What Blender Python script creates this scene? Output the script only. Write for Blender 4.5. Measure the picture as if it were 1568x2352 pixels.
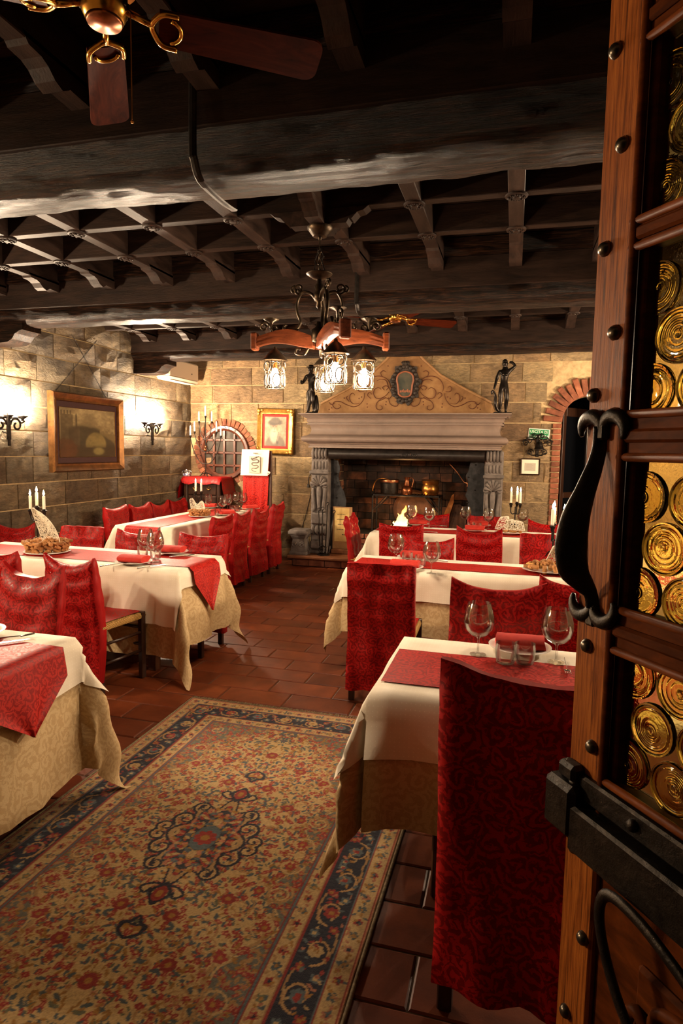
import bpy, math, random
import numpy as np
from mathutils import Vector, Matrix, Euler, noise as mnoise

for _o in list(bpy.data.objects):
    bpy.data.objects.remove(_o)
SC = bpy.context.scene
COL = SC.collection
PI = math.pi

# ------------------------------------------------------------------ camera
F_PX, CX, CY, CAM_H = 1448.0, 784.0, 1176.0, 1.62
def _cam_axes(yaw, pit, roll):
    cy, sy, cp, sp, cr, sr = math.cos(yaw), math.sin(yaw), math.cos(pit), math.sin(pit), math.cos(roll), math.sin(roll)
    f = Vector((-sy*cp, cy*cp, -sp)); r = Vector((cy, sy, 0)); u = r.cross(f)
    return cr*r + sr*u, -sr*r + cr*u, f
RGT, UPV, FWD = _cam_axes(math.radians(15.17), math.radians(5.63), math.radians(0.93))
CAM = Vector((0, 0, CAM_H))
cd = bpy.data.cameras.new('camera')
cd.sensor_fit = 'VERTICAL'; cd.sensor_height = 36.0; cd.sensor_width = 24.0
cd.lens = F_PX/2352*36.0
cd.clip_start = 0.05
co = bpy.data.objects.new('camera', cd); COL.objects.link(co)
mw = Matrix.Identity(4)
for i in range(3):
    mw[i][0] = RGT[i]; mw[i][1] = UPV[i]; mw[i][2] = -FWD[i]; mw[i][3] = CAM[i]
co.matrix_world = mw
SC.camera = co
def _ray(x, y):
    return RGT*((x-CX)/F_PX) - UPV*((y-CY)/F_PX) + FWD
def at_z(x, y, z):
    d = _ray(x, y); return CAM + d*((z-CAM_H)/d.z)
def at_y(x, y, Y):
    d = _ray(x, y); return CAM + d*(Y/d.y)
def at_x(x, y, X):
    d = _ray(x, y); return CAM + d*(X/d.x)

# ------------------------------------------------------------------ world, exposure
wd = bpy.data.worlds.new('world'); SC.world = wd; wd.use_nodes = True
wd.node_tree.nodes['Background'].inputs[0].default_value = (1.0, 0.72, 0.48, 1)
wd.node_tree.nodes['Background'].inputs[1].default_value = 0.004
SC.view_settings.view_transform = 'Standard'
SC.view_settings.look = 'None'
SC.view_settings.gamma = 1.0
SC.view_settings.use_curve_mapping = False
SC.view_settings.exposure = 0.5
cy_ = SC.cycles
cy_.max_bounces = 8; cy_.diffuse_bounces = 2; cy_.glossy_bounces = 3
cy_.transmission_bounces = 7; cy_.transparent_max_bounces = 16
cy_.caustics_reflective = False; cy_.caustics_refractive = False
cy_.sample_clamp_indirect = 4.0
# strength of the lamps the room has (emission of the glowing bulbs and flames)
BULB_WARM = (1.0, 0.77, 0.53)
SCONCE_E, LANTERN_E, CANDLE_E, FIRE_E = 1500.0, 540.0, 120.0, 3.6

# ------------------------------------------------------------------ room measures
XL, XR, YB, YF = -4.85, 2.6, 8.87, 0.28
T = 0.765                     # table height
Z_BOARD, Z_JOIST = 3.18, 3.01
COURSES = [0, .13, .39, .655, .96, 1.225, 1.5, 1.765, 2.015, 2.29, 2.555, 2.815, 3.07, 3.2]

# ------------------------------------------------------------------ helpers
def lin(c):
    return tuple(((v/12.92) if v <= .04045 else ((v+.055)/1.055)**2.4) for v in (x/255 for x in c))

def link(name, data, parent=None):
    o = bpy.data.objects.new(name, data); COL.objects.link(o)
    if parent is not None: o.parent = parent
    return o
def tag(o, label=None, cat=None, group=None, kind=None):
    if label: o['label'] = label
    if cat: o['category'] = cat
    if group: o['group'] = group
    if kind: o['kind'] = kind
    return o
def thing(name, label, cat, loc=(0, 0, 0), rz=0, group=None):
    o = link(name, None); o.empty_display_size = .05
    o.location = loc; o.rotation_euler = (0, 0, rz)
    return tag(o, label, cat, group)
_kids = {}
def copy_tree(o, parent=None):
    c = o.copy(); COL.objects.link(c)
    if parent is not None:
        c.parent = parent
        c.matrix_parent_inverse = o.matrix_parent_inverse.copy()
    for ch in o.children: copy_tree(ch, c)
    return c
def place(proto, used, loc, rz, label, group=None, scale=None):
    o = proto if not used else copy_tree(proto)
    o.location = loc; o.rotation_euler = (0, 0, rz); o['label'] = label
    if group: o['group'] = group
    if scale: o.scale = scale
    return o

class B:
    """collects geometry for one mesh"""
    def __init__(s): s.v = []; s.f = []; s.uv = []
    def add(s, vs, fs, uvs=None):
        n = len(s.v); s.v += [tuple(p) for p in vs]; s.f += [tuple(i+n for i in q) for q in fs]
        s.uv += list(uvs) if uvs is not None else [(0, 0)]*len(vs)
        return s
    def box(s, x0, x1, y0, y1, z0, z1, m=None):
        vs = [Vector(p) for p in ((x0,y0,z0),(x1,y0,z0),(x1,y1,z0),(x0,y1,z0),(x0,y0,z1),(x1,y0,z1),(x1,y1,z1),(x0,y1,z1))]
        if m is not None: vs = [m @ p for p in vs]
        return s.add(vs, [(0,3,2,1),(4,5,6,7),(0,1,5,4),(1,2,6,5),(2,3,7,6),(3,0,4,7)])
    def cbox(s, x0, x1, y0, y1, z0, z1, b=.005, m=None):
        """box with chamfered edges"""
        lo, hi = (x0, y0, z0), (x1, y1, z1); idx = {}; vs = []
        b = min(b, (x1-x0)*.45, (y1-y0)*.45, (z1-z0)*.45)
        for sx in (0, 1):
            for sy in (0, 1):
                for sz in (0, 1):
                    c = [(lo, hi)[sx][0], (lo, hi)[sy][1], (lo, hi)[sz][2]]; sg = (1-2*sx, 1-2*sy, 1-2*sz)
                    for k in range(3):
                        p = [c[j] + (0 if j == k else sg[j]*b) for j in range(3)]
                        idx[(sx, sy, sz, k)] = len(vs); vs.append(Vector(p))
        fs = []
        def quad(a, bb, c, d): fs.append((idx[a], idx[bb], idx[c], idx[d]))
        for k in range(3):
            u, w = [j for j in range(3) if j != k]
            for e in (0, 1):
                ks = []
                for (p, q) in ((0,0),(1,0),(1,1),(0,1)):
                    t = [0,0,0]; t[k] = e; t[u] = p; t[w] = q; ks.append((t[0],t[1],t[2],k))
                quad(*ks)
        for k in range(3):       # edges along axis k
            u, w = [j for j in range(3) if j != k]
            for p in (0, 1):
                for q in (0, 1):
                    a = [0,0,0]; a[u] = p; a[w] = q; c = a[:]; c[k] = 1
                    quad((*a, u), (*a, w), (*c, w), (*c, u))
        for sx in (0, 1):
            for sy in (0, 1):
                for sz in (0, 1):
                    fs.append(tuple(idx[(sx, sy, sz, k)] for k in range(3)))
        if m is not None: vs = [m @ p for p in vs]
        return s.add(vs, fs)
    def grid(s, rows, closed=False, uvs=None, cap0=False, cap1=False):
        nr, nc = len(rows), len(rows[0]); vs = [p for r in rows for p in r]; fs = []
        for i in range(nr-1):
            for j in range(nc if closed else nc-1):
                k = (j+1) % nc
                fs.append((i*nc+j, i*nc+k, (i+1)*nc+k, (i+1)*nc+j))
        if cap0: fs.append(tuple(reversed(range(nc))))
        if cap1: fs.append(tuple((nr-1)*nc+j for j in range(nc)))
        return s.add(vs, fs, [u for r in uvs for u in r] if uvs else None)
    def lathe(s, prof, c=(0, 0, 0), n=20, m=None, sx=1, sy=1):
        rows = []
        for r, z in prof:
            row = []
            for k in range(n):
                a = 2*PI*k/n; p = Vector((c[0]+r*sx*math.cos(a), c[1]+r*sy*math.sin(a), c[2]+z))
                row.append(m @ p if m is not None else p)
            rows.append(row)
        return s.grid(rows, True, cap0=prof[0][0] > 1e-6, cap1=prof[-1][0] > 1e-6)
    def tube(s, pts, r, n=8, closed=False, flat=1.0, cap=True, up=None):
        """tube along points, r number or list, flat squashes the section"""
        pts = [Vector(p) for p in pts]; N = len(pts)
        rr = r if isinstance(r, (list, tuple)) else [r]*N
        def tan(i):
            if closed: return (pts[(i+1) % N]-pts[i-1]).normalized()
            return (pts[min(i+1, N-1)]-pts[max(i-1, 0)]).normalized()
        t = tan(0); ref = Vector(up) if up is not None else (Vector((0,0,1)) if abs(t.z) < .9 else Vector((0,1,0)))
        u = (ref - t*ref.dot(t)).normalized(); rows = []
        for i in range(N):
            t = tan(i)
            if up is not None: ref = Vector(up); u2 = ref - t*ref.dot(t)
            else: u2 = u - t*u.dot(t)
            if u2.length > 1e-6: u = u2.normalized()
            w = t.cross(u)
            rows.append([pts[i] + u*(rr[i]*math.cos(2*PI*k/n)) + w*(rr[i]*flat*math.sin(2*PI*k/n)) for k in range(n)])
        if closed: rows.append(rows[0]); cap = False
        return s.grid(rows, True, cap0=cap, cap1=cap)
    def ball(s, c, r, n=10, m=6, sc=(1, 1, 1)):
        prof = [(math.sin(PI*i/m)*r, -math.cos(PI*i/m)*r) for i in range(m+1)]
        vs = []; 
        for q, z in prof[1:-1]:
            vs.append([Vector((c[0]+q*sc[0]*math.cos(2*PI*k/n), c[1]+q*sc[1]*math.sin(2*PI*k/n), c[2]+z*sc[2])) for k in range(n)])
        base = len(s.v); s.grid(vs, True)
        a = len(s.v); s.add([(c[0], c[1], c[2]-r*sc[2]), (c[0], c[1], c[2]+r*sc[2])], [])
        for k in range(n):
            s.f.append((a, base+(k+1) % n, base+k)); L = base+(m-2)*n
            s.f.append((a+1, L+k, L+(k+1) % n))
        return s
    def prism(s, poly, d0, d1, plane='xz', m=None):
        """extrude a 2D polygon between d0 and d1 along the plane's normal"""
        def P(a, b, d):
            p = {'xz': (a, d, b), 'xy': (a, b, d), 'yz': (d, a, b)}[plane]
            return m @ Vector(p) if m is not None else Vector(p)
        n = len(poly)
        return s.add([P(a, b, d0) for a, b in poly]+[P(a, b, d1) for a, b in poly],
                     [tuple(range(n)), tuple(reversed(range(n, 2*n)))]+[(i, (i+1) % n+0, (i+1) % n+n, i+n) for i in range(n)])
    def build(s, name, mat, parent=None, smooth=False, kind=None, auto=None, fixn=True):
        me = bpy.data.meshes.new(name); me.from_pydata([tuple(p) for p in s.v], [], s.f); me.update()
        if any(u != (0, 0) for u in s.uv):
            lay = me.uv_layers.new(name='UVMap'); li = np.zeros(len(me.loops), dtype=np.int32); me.loops.foreach_get('vertex_index', li)
            lay.data.foreach_set('uv', np.array(s.uv, dtype=np.float32)[li].ravel())
        if fixn:
            import bmesh
            bm = bmesh.new(); bm.from_mesh(me); bmesh.ops.recalc_face_normals(bm, faces=bm.faces); bm.to_mesh(me); bm.free()
        if smooth:
            me.polygons.foreach_set('use_smooth', [True]*len(me.polygons))
            if auto: me.set_sharp_from_angle(angle=math.radians(auto))
        me.materials.append(MAT[mat] if isinstance(mat, str) else mat)
        o = link(name, me, parent)
        if kind: o['kind'] = kind
        return o
def arc(c, r, a0, a1, n, plane='xz', d=0):
    out = []
    for i in range(n+1):
        a = math.radians(a0+(a1-a0)*i/n); p, q = c[0]+r*math.cos(a), c[1]+r*math.sin(a)
        out.append({'xz': Vector((p, d, q)), 'xy': Vector((p, q, d)), 'yz': Vector((d, p, q))}[plane])
    return out
def spiral(c, r0, r1, a0, a1, n, plane='xz', d=0):
    out = []
    for i in range(n+1):
        t = i/n; a = math.radians(a0+(a1-a0)*t); r = r0+(r1-r0)*t; p, q = c[0]+r*math.cos(a), c[1]+r*math.sin(a)
        out.append({'xz': Vector((p, d, q)), 'xy': Vector((p, q, d)), 'yz': Vector((d, p, q))}[plane])
    return out
def smoothpts(pts, n=4):
    """Catmull-Rom through points"""
    pts = [Vector(p) for p in pts]; out = []
    for i in range(len(pts)-1):
        p0, p1, p2, p3 = pts[max(i-1, 0)], pts[i], pts[i+1], pts[min(i+2, len(pts)-1)]
        for k in range(n):
            t = k/n
            out.append(.5*((2*p1)+(-p0+p2)*t+(2*p0-5*p1+4*p2-p3)*t*t+(-p0+3*p1-3*p2+p3)*t**3))
    out.append(pts[-1]); return out
def nz(x, y=0, z=0, s=1.0):
    return mnoise.noise(Vector((x*s, y*s, z*s)))

# ------------------------------------------------------------------ materials
MAT = {}
class N:
    def __init__(s, name):
        s.m = bpy.data.materials.new(name); s.m.use_nodes = True; s.t = s.m.node_tree
        s.b = s.t.nodes['Principled BSDF']; s.out = s.t.nodes['Material Output']; MAT[name] = s.m
    def n(s, typ, **kw):
        nd = s.t.nodes.new(typ)
        for k, v in kw.items():
            if k.startswith('i_'):
                nd.inputs[k[2:].replace('_', ' ')].default_value = v
            else: setattr(nd, k, v)
        return nd
    def l(s, a, b): s.t.links.new(a, b)
    def math(s, op, a, b=None):
        nd = s.n('ShaderNodeMath', operation=op)
        for k, v in enumerate((a, b)):
            if v is None: continue
            if hasattr(v, 'is_linked'): s.l(v, nd.inputs[k])
            else: nd.inputs[k].default_value = v
        return nd.outputs[0]
    def ramp(s, fac, stops, interp='LINEAR'):
        nd = s.n('ShaderNodeValToRGB'); nd.color_ramp.interpolation = interp; e = nd.color_ramp.elements
        while len(e) < len(stops): e.new(.5)
        for k, (p, c) in enumerate(stops):
            e[k].position = p; e[k].color = (*c, 1) if len(c) == 3 else c
        s.l(fac, nd.inputs[0]); return nd.outputs[0]
    def mix(s, fac, a, b, mode='MIX'):
        nd = s.n('ShaderNodeMix', data_type='RGBA', blend_type=mode)
        for k, v in ((0, fac), (6, a), (7, b)):
            if hasattr(v, 'is_linked'): s.l(v, nd.inputs[k])
            else: nd.inputs[k].default_value = (*v, 1) if isinstance(v, tuple) and len(v) == 3 else v
        return nd.outputs[2]
    def coord(s, kind, scale=(1, 1, 1), rnd=True):
        if kind == 'pos': src = s.n('ShaderNodeNewGeometry').outputs['Position']
        else: src = s.n('ShaderNodeTexCoord').outputs[{'uv': 'UV', 'obj': 'Object', 'gen': 'Generated'}[kind]]
        mp = s.n('ShaderNodeMapping'); mp.inputs['Scale'].default_value = scale; s.l(src, mp.inputs[0])
        if rnd:
            oi = s.n('ShaderNodeObjectInfo'); c = s.n('ShaderNodeCombineXYZ')
            for k in range(3): s.l(s.math('MULTIPLY', oi.outputs['Random'], 13.7+7.3*k), c.inputs[k])
            s.l(c.outputs[0], mp.inputs['Location'])
        return mp.outputs[0]
    def noise(s, vec, scale, detail=5, rough=.6, dist=0):
        nd = s.n('ShaderNodeTexNoise'); nd.inputs['Scale'].default_value = scale; nd.inputs['Detail'].default_value = detail
        nd.inputs['Roughness'].default_value = rough; nd.inputs['Distortion'].default_value = dist
        s.l(vec, nd.inputs['Vector']); return nd.outputs[0]
    def bump(s, h, strength=.3, dist=.01):
        nd = s.n('ShaderNodeBump'); nd.inputs['Strength'].default_value = strength; nd.inputs['Distance'].default_value = dist
        s.l(h, nd.inputs['Height']); s.l(nd.outputs[0], s.b.inputs['Normal']); return nd
    def base(s, c):
        if hasattr(c, 'is_linked'): s.l(c, s.b.inputs['Base Color'])
        else: s.b.inputs['Base Color'].default_value = (*c, 1)
    def set(s, rough=None, metal=None, spec=None, sheen=None, coat=None):
        for k, v in (('Roughness', rough), ('Metallic', metal), ('Specular IOR Level', spec), ('Sheen Weight', sheen), ('Coat Weight', coat)):
            if v is None: continue
            if hasattr(v, 'is_linked'): s.l(v, s.b.inputs[k])
            else: s.b.inputs[k].default_value = v

def m_noise(name, stops, scale=6, detail=6, rough=.6, kind='pos', stretch=(1, 1, 1), rnd_amt=.0, bump=.0, bscale=None, bdist=.008, metal=0, spec=.4, dist=.4, coat=0):
    """general surface: noise between colours, per-object brightness, bump"""
    q = N(name); v = q.coord(kind, stretch); f = q.noise(v, scale, detail, .62, dist)
    col = q.ramp(f, stops)
    if rnd_amt:
        oi = q.n('ShaderNodeObjectInfo'); k = q.math('ADD', q.math('MULTIPLY', oi.outputs['Random'], rnd_amt), 1-rnd_amt/2)
        cc = q.n('ShaderNodeCombineColor'); [q.l(k, cc.inputs[i]) for i in range(3)]
        col = q.mix(1.0, col, cc.outputs[0], 'MULTIPLY')
    q.base(col); q.set(rough, metal, spec, coat=coat)
    if bump:
        f2 = q.noise(v, bscale or scale*3, 8, .7, dist*.5); q.bump(f2, bump, bdist)
    return q
def m_plain(name, c, rough=.5, metal=0, spec=.5, coat=0):
    q = N(name); q.base(c); q.set(rough, metal, spec, coat=coat); return q
def m_emit(name, c, e):
    q = N(name); q.base((0, 0, 0)); q.b.inputs['Emission Color'].default_value = (*c, 1); q.b.inputs['Emission Strength'].default_value = e
    q.m.cycles.emission_sampling = 'FRONT' if hasattr(q.m.cycles, 'emission_sampling') else None
    return q

# stone blocks of the two walls: each block its own tone
def m_stone(name, tones, bright=.5):
    q = N(name); oi = q.n('ShaderNodeObjectInfo'); v = q.coord('pos', (1, 1, 1))
    tone = q.ramp(oi.outputs['Random'], tones)
    f = q.noise(v, 3.2, 8, .68, 1.2)
    blot = q.ramp(f, [(.28, (.50, .47, .44)), (.5, (.95, .93, .89)), (.7, (1.35, 1.25, 1.08))])
    c = q.mix(1.0, tone, blot, 'MULTIPLY')
    f3 = q.noise(q.coord('pos', (1, 1, 3.2)), 16, 7, .7, .8)
    c = q.mix(.55, c, q.ramp(f3, [(.32, (.38, .36, .34)), (.7, (1.45, 1.36, 1.24))]), 'MULTIPLY')
    q.base(c); q.set(.72, 0, .35)
    f4 = q.noise(q.coord('pos', (1, 1, 2.2)), 9, 10, .72, 1.6); q.bump(f4, 1.0, .06)
    return q
m_stone('stone_left', [(0, lin((122, 108, 90))), (.3, lin((142, 126, 104))), (.6, lin((160, 144, 118))), (.85, lin((134, 124, 106))), (1, lin((112, 102, 90)))])
m_stone('stone_back', [(0, lin((162, 140, 110))), (.25, lin((190, 162, 126))), (.5, lin((178, 148, 114))), (.75, lin((202, 180, 142))), (1, lin((146, 120, 96)))])
m_noise('mortar', [(.3, lin((168, 142, 102))), (.7, lin((212, 184, 138)))], 14, 6, .9, bump=.6, bscale=60, bdist=.01)
m_noise('brick', [(.25, lin((84, 46, 32))), (.55, lin((134, 78, 54))), (.8, lin((166, 112, 80)))], 9, 6, .85, rnd_amt=.6, bump=.6, bscale=40)
m_noise('brick_sooty', [(.35, lin((12, 9, 8))), (.52, lin((48, 30, 21))), (.78, lin((122, 74, 48)))], 2.6, 6, .85, rnd_amt=.9, bump=.5, bscale=30)
m_noise('terracotta', [(.2, lin((66, 27, 11))), (.5, lin((98, 44, 19))), (.8, lin((122, 60, 29)))], 4.5, 8, .46, rnd_amt=.4, bump=.25, bscale=18, bdist=.006, spec=.3)
m_noise('grout', [(.3, lin((52, 36, 26))), (.7, lin((92, 70, 52)))], 20, 4, .9)
# wood
m_noise('wood_beam', [(.34, lin((10, 7, 6))), (.5, lin((44, 28, 20))), (.72, lin((98, 64, 44)))], 9, 12, .38, spec=.14, stretch=(.3, 4, 4), bump=1.0, bscale=36, bdist=.05, dist=1.8)
m_noise('wood_dark_y', [(.3, lin((28, 20, 17))), (.7, lin((58, 43, 36)))], 5, 7, .5, spec=.12, stretch=(4, .7, 4), bump=.25, bscale=22, rnd_amt=.4)
m_noise('wood_dark_x', [(.3, lin((22, 15, 12))), (.7, lin((48, 34, 27)))], 5, 7, .5, spec=.12, stretch=(.7, 4, 4), bump=.35, bscale=18, rnd_amt=.4)
m_noise('wood_chair', [(.3, lin((28, 16, 11))), (.7, lin((62, 36, 22)))], 6, 5, .35, kind='obj', stretch=(6, 6, 1), coat=.2)
m_noise('wood_table', [(.3, lin((52, 28, 16))), (.7, lin((96, 56, 32)))], 5, 5, .4, kind='obj', stretch=(6, 6, 1))
m_noise('wood_window', [(.3, lin((62, 32, 22))), (.7, lin((104, 58, 40)))], 5, 6, .35, kind='pos', coat=.25)
m_noise('wood_blade', [(.25, lin((34, 10, 4))), (.5, lin((66, 22, 9))), (.75, lin((88, 34, 15)))], 4, 5, .5, kind='obj', stretch=(1, 5, 3), spec=.03, dist=2.2)
m_noise('wood_chandelier', [(.3, lin((66, 28, 14))), (.7, lin((120, 60, 32)))], 5, 6, .45, spec=.15, kind='obj', stretch=(2, 6, 9))
m_noise('wood_board', [(.3, lin((140, 100, 62))), (.7, lin((176, 134, 88)))], 5, 5, .6)
q = m_noise('wood_door', [(.32, lin((66, 29, 7))), (.48, lin((140, 74, 24))), (.7, lin((178, 104, 40)))], 9, 9, .42, kind='pos', stretch=(22, 22, .8), bump=.35, bscale=14, bdist=.003, spec=.15, dist=.5)
m_noise('wood_door_dark', [(.2, lin((38, 16, 5))), (.6, lin((92, 44, 14))), (.9, lin((124, 66, 24)))], 4, 8, .5, kind='pos', stretch=(3, 3, 9), bump=.15, bdist=.003, spec=.04)
# metals
m_noise('iron', [(.3, lin((22, 20, 18))), (.7, lin((52, 46, 42)))], 30, 4, .42, metal=.75, bump=.2, bscale=60)
m_plain('stud_metal', lin((86, 78, 66)), .3, .9)
m_noise('iron_door', [(.3, lin((24, 21, 18))), (.7, lin((54, 47, 40)))], 24, 5, .34, metal=.75, bump=.35, bscale=50)
m_noise('iron_chandelier', [(.3, lin((36, 29, 22))), (.7, lin((78, 63, 46)))], 30, 4, .38, metal=.8)
m_noise('iron_plate', [(.3, lin((24, 24, 26))), (.7, lin((56, 56, 58)))], 12, 5, .55, metal=.5, bump=.3, bscale=30)
m_plain('brass', lin((190, 140, 60)), .24, 1)
m_noise('brass_old', [(.3, lin((150, 96, 44))), (.7, lin((206, 148, 76)))], 12, 4, .3, metal=.95)
m_noise('copper', [(.3, lin((120, 70, 44))), (.7, lin((190, 122, 82)))], 12, 4, .32, metal=.95)
m_noise('gold_frame', [(.3, lin((150, 104, 40))), (.7, lin((214, 166, 80)))], 18, 5, .34, metal=.7, bump=.2, bscale=60)
m_noise('bronze_frame', [(.3, lin((84, 54, 30))), (.7, lin((140, 98, 56)))], 10, 5, .32, metal=.75)
m_noise('bronze_statue', [(.3, lin((18, 15, 13))), (.7, lin((46, 38, 32)))], 10, 4, .3, metal=.6, kind='obj')
m_plain('steel', lin((190, 188, 182)), .2, 1)
m_plain('silver', lin((200, 200, 200)), .22, 1)
# cloth
def m_damask(name, dark, light, scale, thr=.0, rough=(.4, .62), sheen=.0, kind='uv', bump=.12):
    q = N(name); v = q.coord(kind, (scale, scale, scale))
    w = q.n('ShaderNodeTexNoise'); w.inputs['Scale'].default_value = 1.3; w.inputs['Detail'].default_value = 2; q.l(v, w.inputs['Vector'])
    vs = q.n('ShaderNodeVectorMath', operation='MULTIPLY_ADD'); q.l(w.outputs['Color'], vs.inputs[0]); vs.inputs[1].default_value = (.9, .9, .9); q.l(v, vs.inputs[2])
    vo = q.n('ShaderNodeTexVoronoi', voronoi_dimensions='2D'); vo.inputs['Scale'].default_value = 1.0; vo.inputs['Randomness'].default_value = .85; q.l(vs.outputs[0], vo.inputs['Vector'])
    sub = q.n('ShaderNodeVectorMath', operation='SUBTRACT'); q.l(vs.outputs[0], sub.inputs[0]); q.l(vo.outputs['Position'], sub.inputs[1])
    sx = q.n('ShaderNodeSeparateXYZ'); q.l(sub.outputs[0], sx.inputs[0])
    ang = q.math('ARCTAN2', sx.outputs[1], sx.outputs[0]); cs = q.n('ShaderNodeSeparateColor'); q.l(vo.outputs['Color'], cs.inputs[0])
    ph = q.math('ADD', q.math('ADD', q.math('MULTIPLY', ang, 1.0), q.math('MULTIPLY', vo.outputs['Distance'], 17.0)), q.math('MULTIPLY', cs.outputs[0], 20.0))
    sp = q.math('SINE', ph); leaf = q.noise(vs.outputs[0], 4.2, 3, .55, 1.6)
    tot = q.math('ADD', q.math('MULTIPLY', sp, .85), q.math('MULTIPLY', q.math('SUBTRACT', leaf, .5), 6.0))
    msk = q.ramp(q.math('ADD', q.math('MULTIPLY', tot, .25), .5+thr), [(.44, (0, 0, 0)), (.56, (1, 1, 1))])
    fine = q.noise(q.coord('uv', (1, 1, 1), False), 260, 2, .5)
    c = q.mix(msk, dark, light); c = q.mix(.25, c, q.ramp(fine, [(.3, (.6, .6, .6)), (.7, (1.2, 1.2, 1.2))]), 'MULTIPLY')
    q.base(c)
    mr = q.n('ShaderNodeMapRange'); mr.inputs[3].default_value = rough[0]; mr.inputs[4].default_value = rough[1]; q.l(msk, mr.inputs[0])
    q.set(mr.outputs[0], 0, .2, sheen); q.b.inputs['Sheen Tint'].default_value = (*light, 1); q.b.inputs['Sheen Roughness'].default_value = .4
    if bump: q.bump(msk, bump, .002)
    return q
m_damask('red_damask', lin((116, 5, 7)), lin((164, 14, 13)), 17)
m_damask('red_damask_fine', lin((134, 12, 10)), lin((196, 38, 26)), 15)
m_damask('red_runner', lin((140, 17, 14)), lin((182, 39, 30)), 19, rough=(.5, .6))
m_damask('beige_damask', lin((186, 157, 114)), lin((202, 175, 132)), 12, rough=(.5, .7), sheen=.05, bump=.05)
q = m_noise('red_plain', [(.3, lin((160, 16, 16))), (.7, lin((204, 30, 26)))], 8, 4, .6, kind='uv'); q.set(sheen=.05)
q = m_noise('napkin', [(.3, lin((170, 34, 24))), (.7, lin((190, 46, 32)))], 20, 3, .8, kind='obj')
# white cloth woven with tiny dots
q = N('white_cloth'); v = q.coord('uv', (1, 1, 1), False)
vo = q.n('ShaderNodeTexVoronoi', voronoi_dimensions='2D'); vo.inputs['Scale'].default_value = 62; vo.inputs['Randomness'].default_value = 0; q.l(v, vo.inputs['Vector'])
dots = q.ramp(vo.outputs['Distance'], [(.09, (1, 1, 1)), (.13, (0, 0, 0))])
wv = q.noise(v, 9, 3, .5)
q.base(q.mix(dots, q.ramp(wv, [(.3, lin((222, 208, 184))), (.7, lin((236, 224, 204)))]), lin((242, 232, 212)))); q.set(.75, 0, .3, .15)
m_plain('porcelain', lin((238, 232, 222)), .14, 0, .5)
m_noise('wax', [(.3, lin((238, 226, 200))), (.7, lin((248, 240, 220)))], 8, 2, .5)
m_noise('lace', [(.3, lin((226, 214, 190))), (.7, lin((244, 236, 216)))], 30, 3, .8)
m_noise('cork', [(.3, lin((124, 78, 40))), (.5, lin((164, 112, 64))), (.75, lin((196, 146, 94)))], 40, 5, .85, kind='obj', rnd_amt=.5, bump=.4, bscale=90, bdist=.003)
m_noise('bread', [(.3, lin((190, 132, 70))), (.7, lin((224, 172, 104)))], 22, 5, .8, kind='obj', bump=.4, rnd_amt=.3)
q = N('rush'); v = q.coord('obj', (1, 1, 1), False); wv = q.n('ShaderNodeTexWave', bands_direction='DIAGONAL'); wv.inputs['Scale'].default_value = 60; wv.inputs['Distortion'].default_value = 3
q.l(v, wv.inputs[0]); q.base(q.ramp(wv.outputs[1], [(.2, lin((120, 80, 34))), (.7, lin((206, 160, 86)))])); q.set(.7); q.bump(wv.outputs[1], .7, .006)
# fireplace
m_noise('mantel_paint', [(.3, lin((120, 103, 93))), (.7, lin((138, 119, 107)))], 5, 5, .5, bump=.05)
m_noise('jamb_stone', [(.3, lin((76, 70, 66))), (.6, lin((114, 104, 98))), (.85, lin((140, 128, 118)))], 9, 7, .75, bump=.4, bscale=40)
m_noise('hood_black', [(.3, lin((16, 13, 12))), (.7, lin((44, 36, 32)))], 14, 6, .38, bump=.15)
m_noise('gable_paint', [(.25, lin((112, 76, 42))), (.5, lin((142, 102, 60))), (.8, lin((168, 128, 80)))], 5, 7, .7, bump=.08)
m_noise('gable_scroll', [(.3, lin((78, 40, 24))), (.7, lin((110, 60, 36)))], 12, 4, .7)
m_noise('crest_wood', [(.3, lin((24, 19, 16))), (.7, lin((64, 50, 40)))], 18, 6, .5, bump=.6, bscale=40, bdist=.015)
m_plain('crest_rim', lin((150, 88, 58)), .5)
m_noise('crest_field', [(.3, lin((30, 44, 38))), (.7, lin((84, 78, 62)))], 8, 5, .6)
m_noise('fireback', [(.3, lin((52, 32, 22))), (.7, lin((104, 68, 46)))], 7, 6, .6, metal=.3, bump=.4)
m_noise('charred', [(.3, lin((20, 14, 10))), (.7, lin((84, 56, 36)))], 12, 6, .9, bump=.6)
m_noise('log_wood', [(.3, lin((120, 66, 28))), (.7, lin((190, 122, 62)))], 9, 6, .8, bump=.4)
m_noise('hearth_stone', [(.3, lin((92, 56, 34))), (.7, lin((142, 92, 60)))], 5, 7, .38, bump=.2)
m_noise('soot', [(.3, lin((10, 8, 7))), (.7, lin((28, 20, 15)))], 4, 6, .9)
m_noise('parchment', [(.3, lin((206, 168, 96))), (.7, lin((232, 200, 132)))], 8, 5, .8)
m_plain('ink', lin((40, 28, 20)), .8)
m_plain('paper', lin((236, 226, 202)), .8)
m_plain('paper_grey', lin((186, 176, 158)), .8)
m_plain('mat_red', lin((152, 38, 32)), .8)
m_plain('mat_purple', lin((66, 40, 42)), .7)
m_plain('sign_green', lin((20, 130, 72)), .5)
m_plain('sign_white', lin((240, 240, 232)), .6)
m_plain('plastic_cream', lin((214, 196, 172)), .45)
m_plain('plastic_dark', lin((40, 36, 32)), .5)
m_plain('black_void', (.004, .004, .005), .9)
m_noise('porcelain_blue', [(.4, lin((230, 228, 222))), (.6, lin((70, 84, 140)))], 40, 3, .25, kind='obj')
m_noise('plaster', [(.3, lin((84, 70, 54))), (.7, lin((120, 100, 78)))], 6, 6, .9)
m_noise('fringe', [(.3, lin((84, 72, 52))), (.7, lin((140, 122, 92)))], 60, 3, .9)
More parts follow.
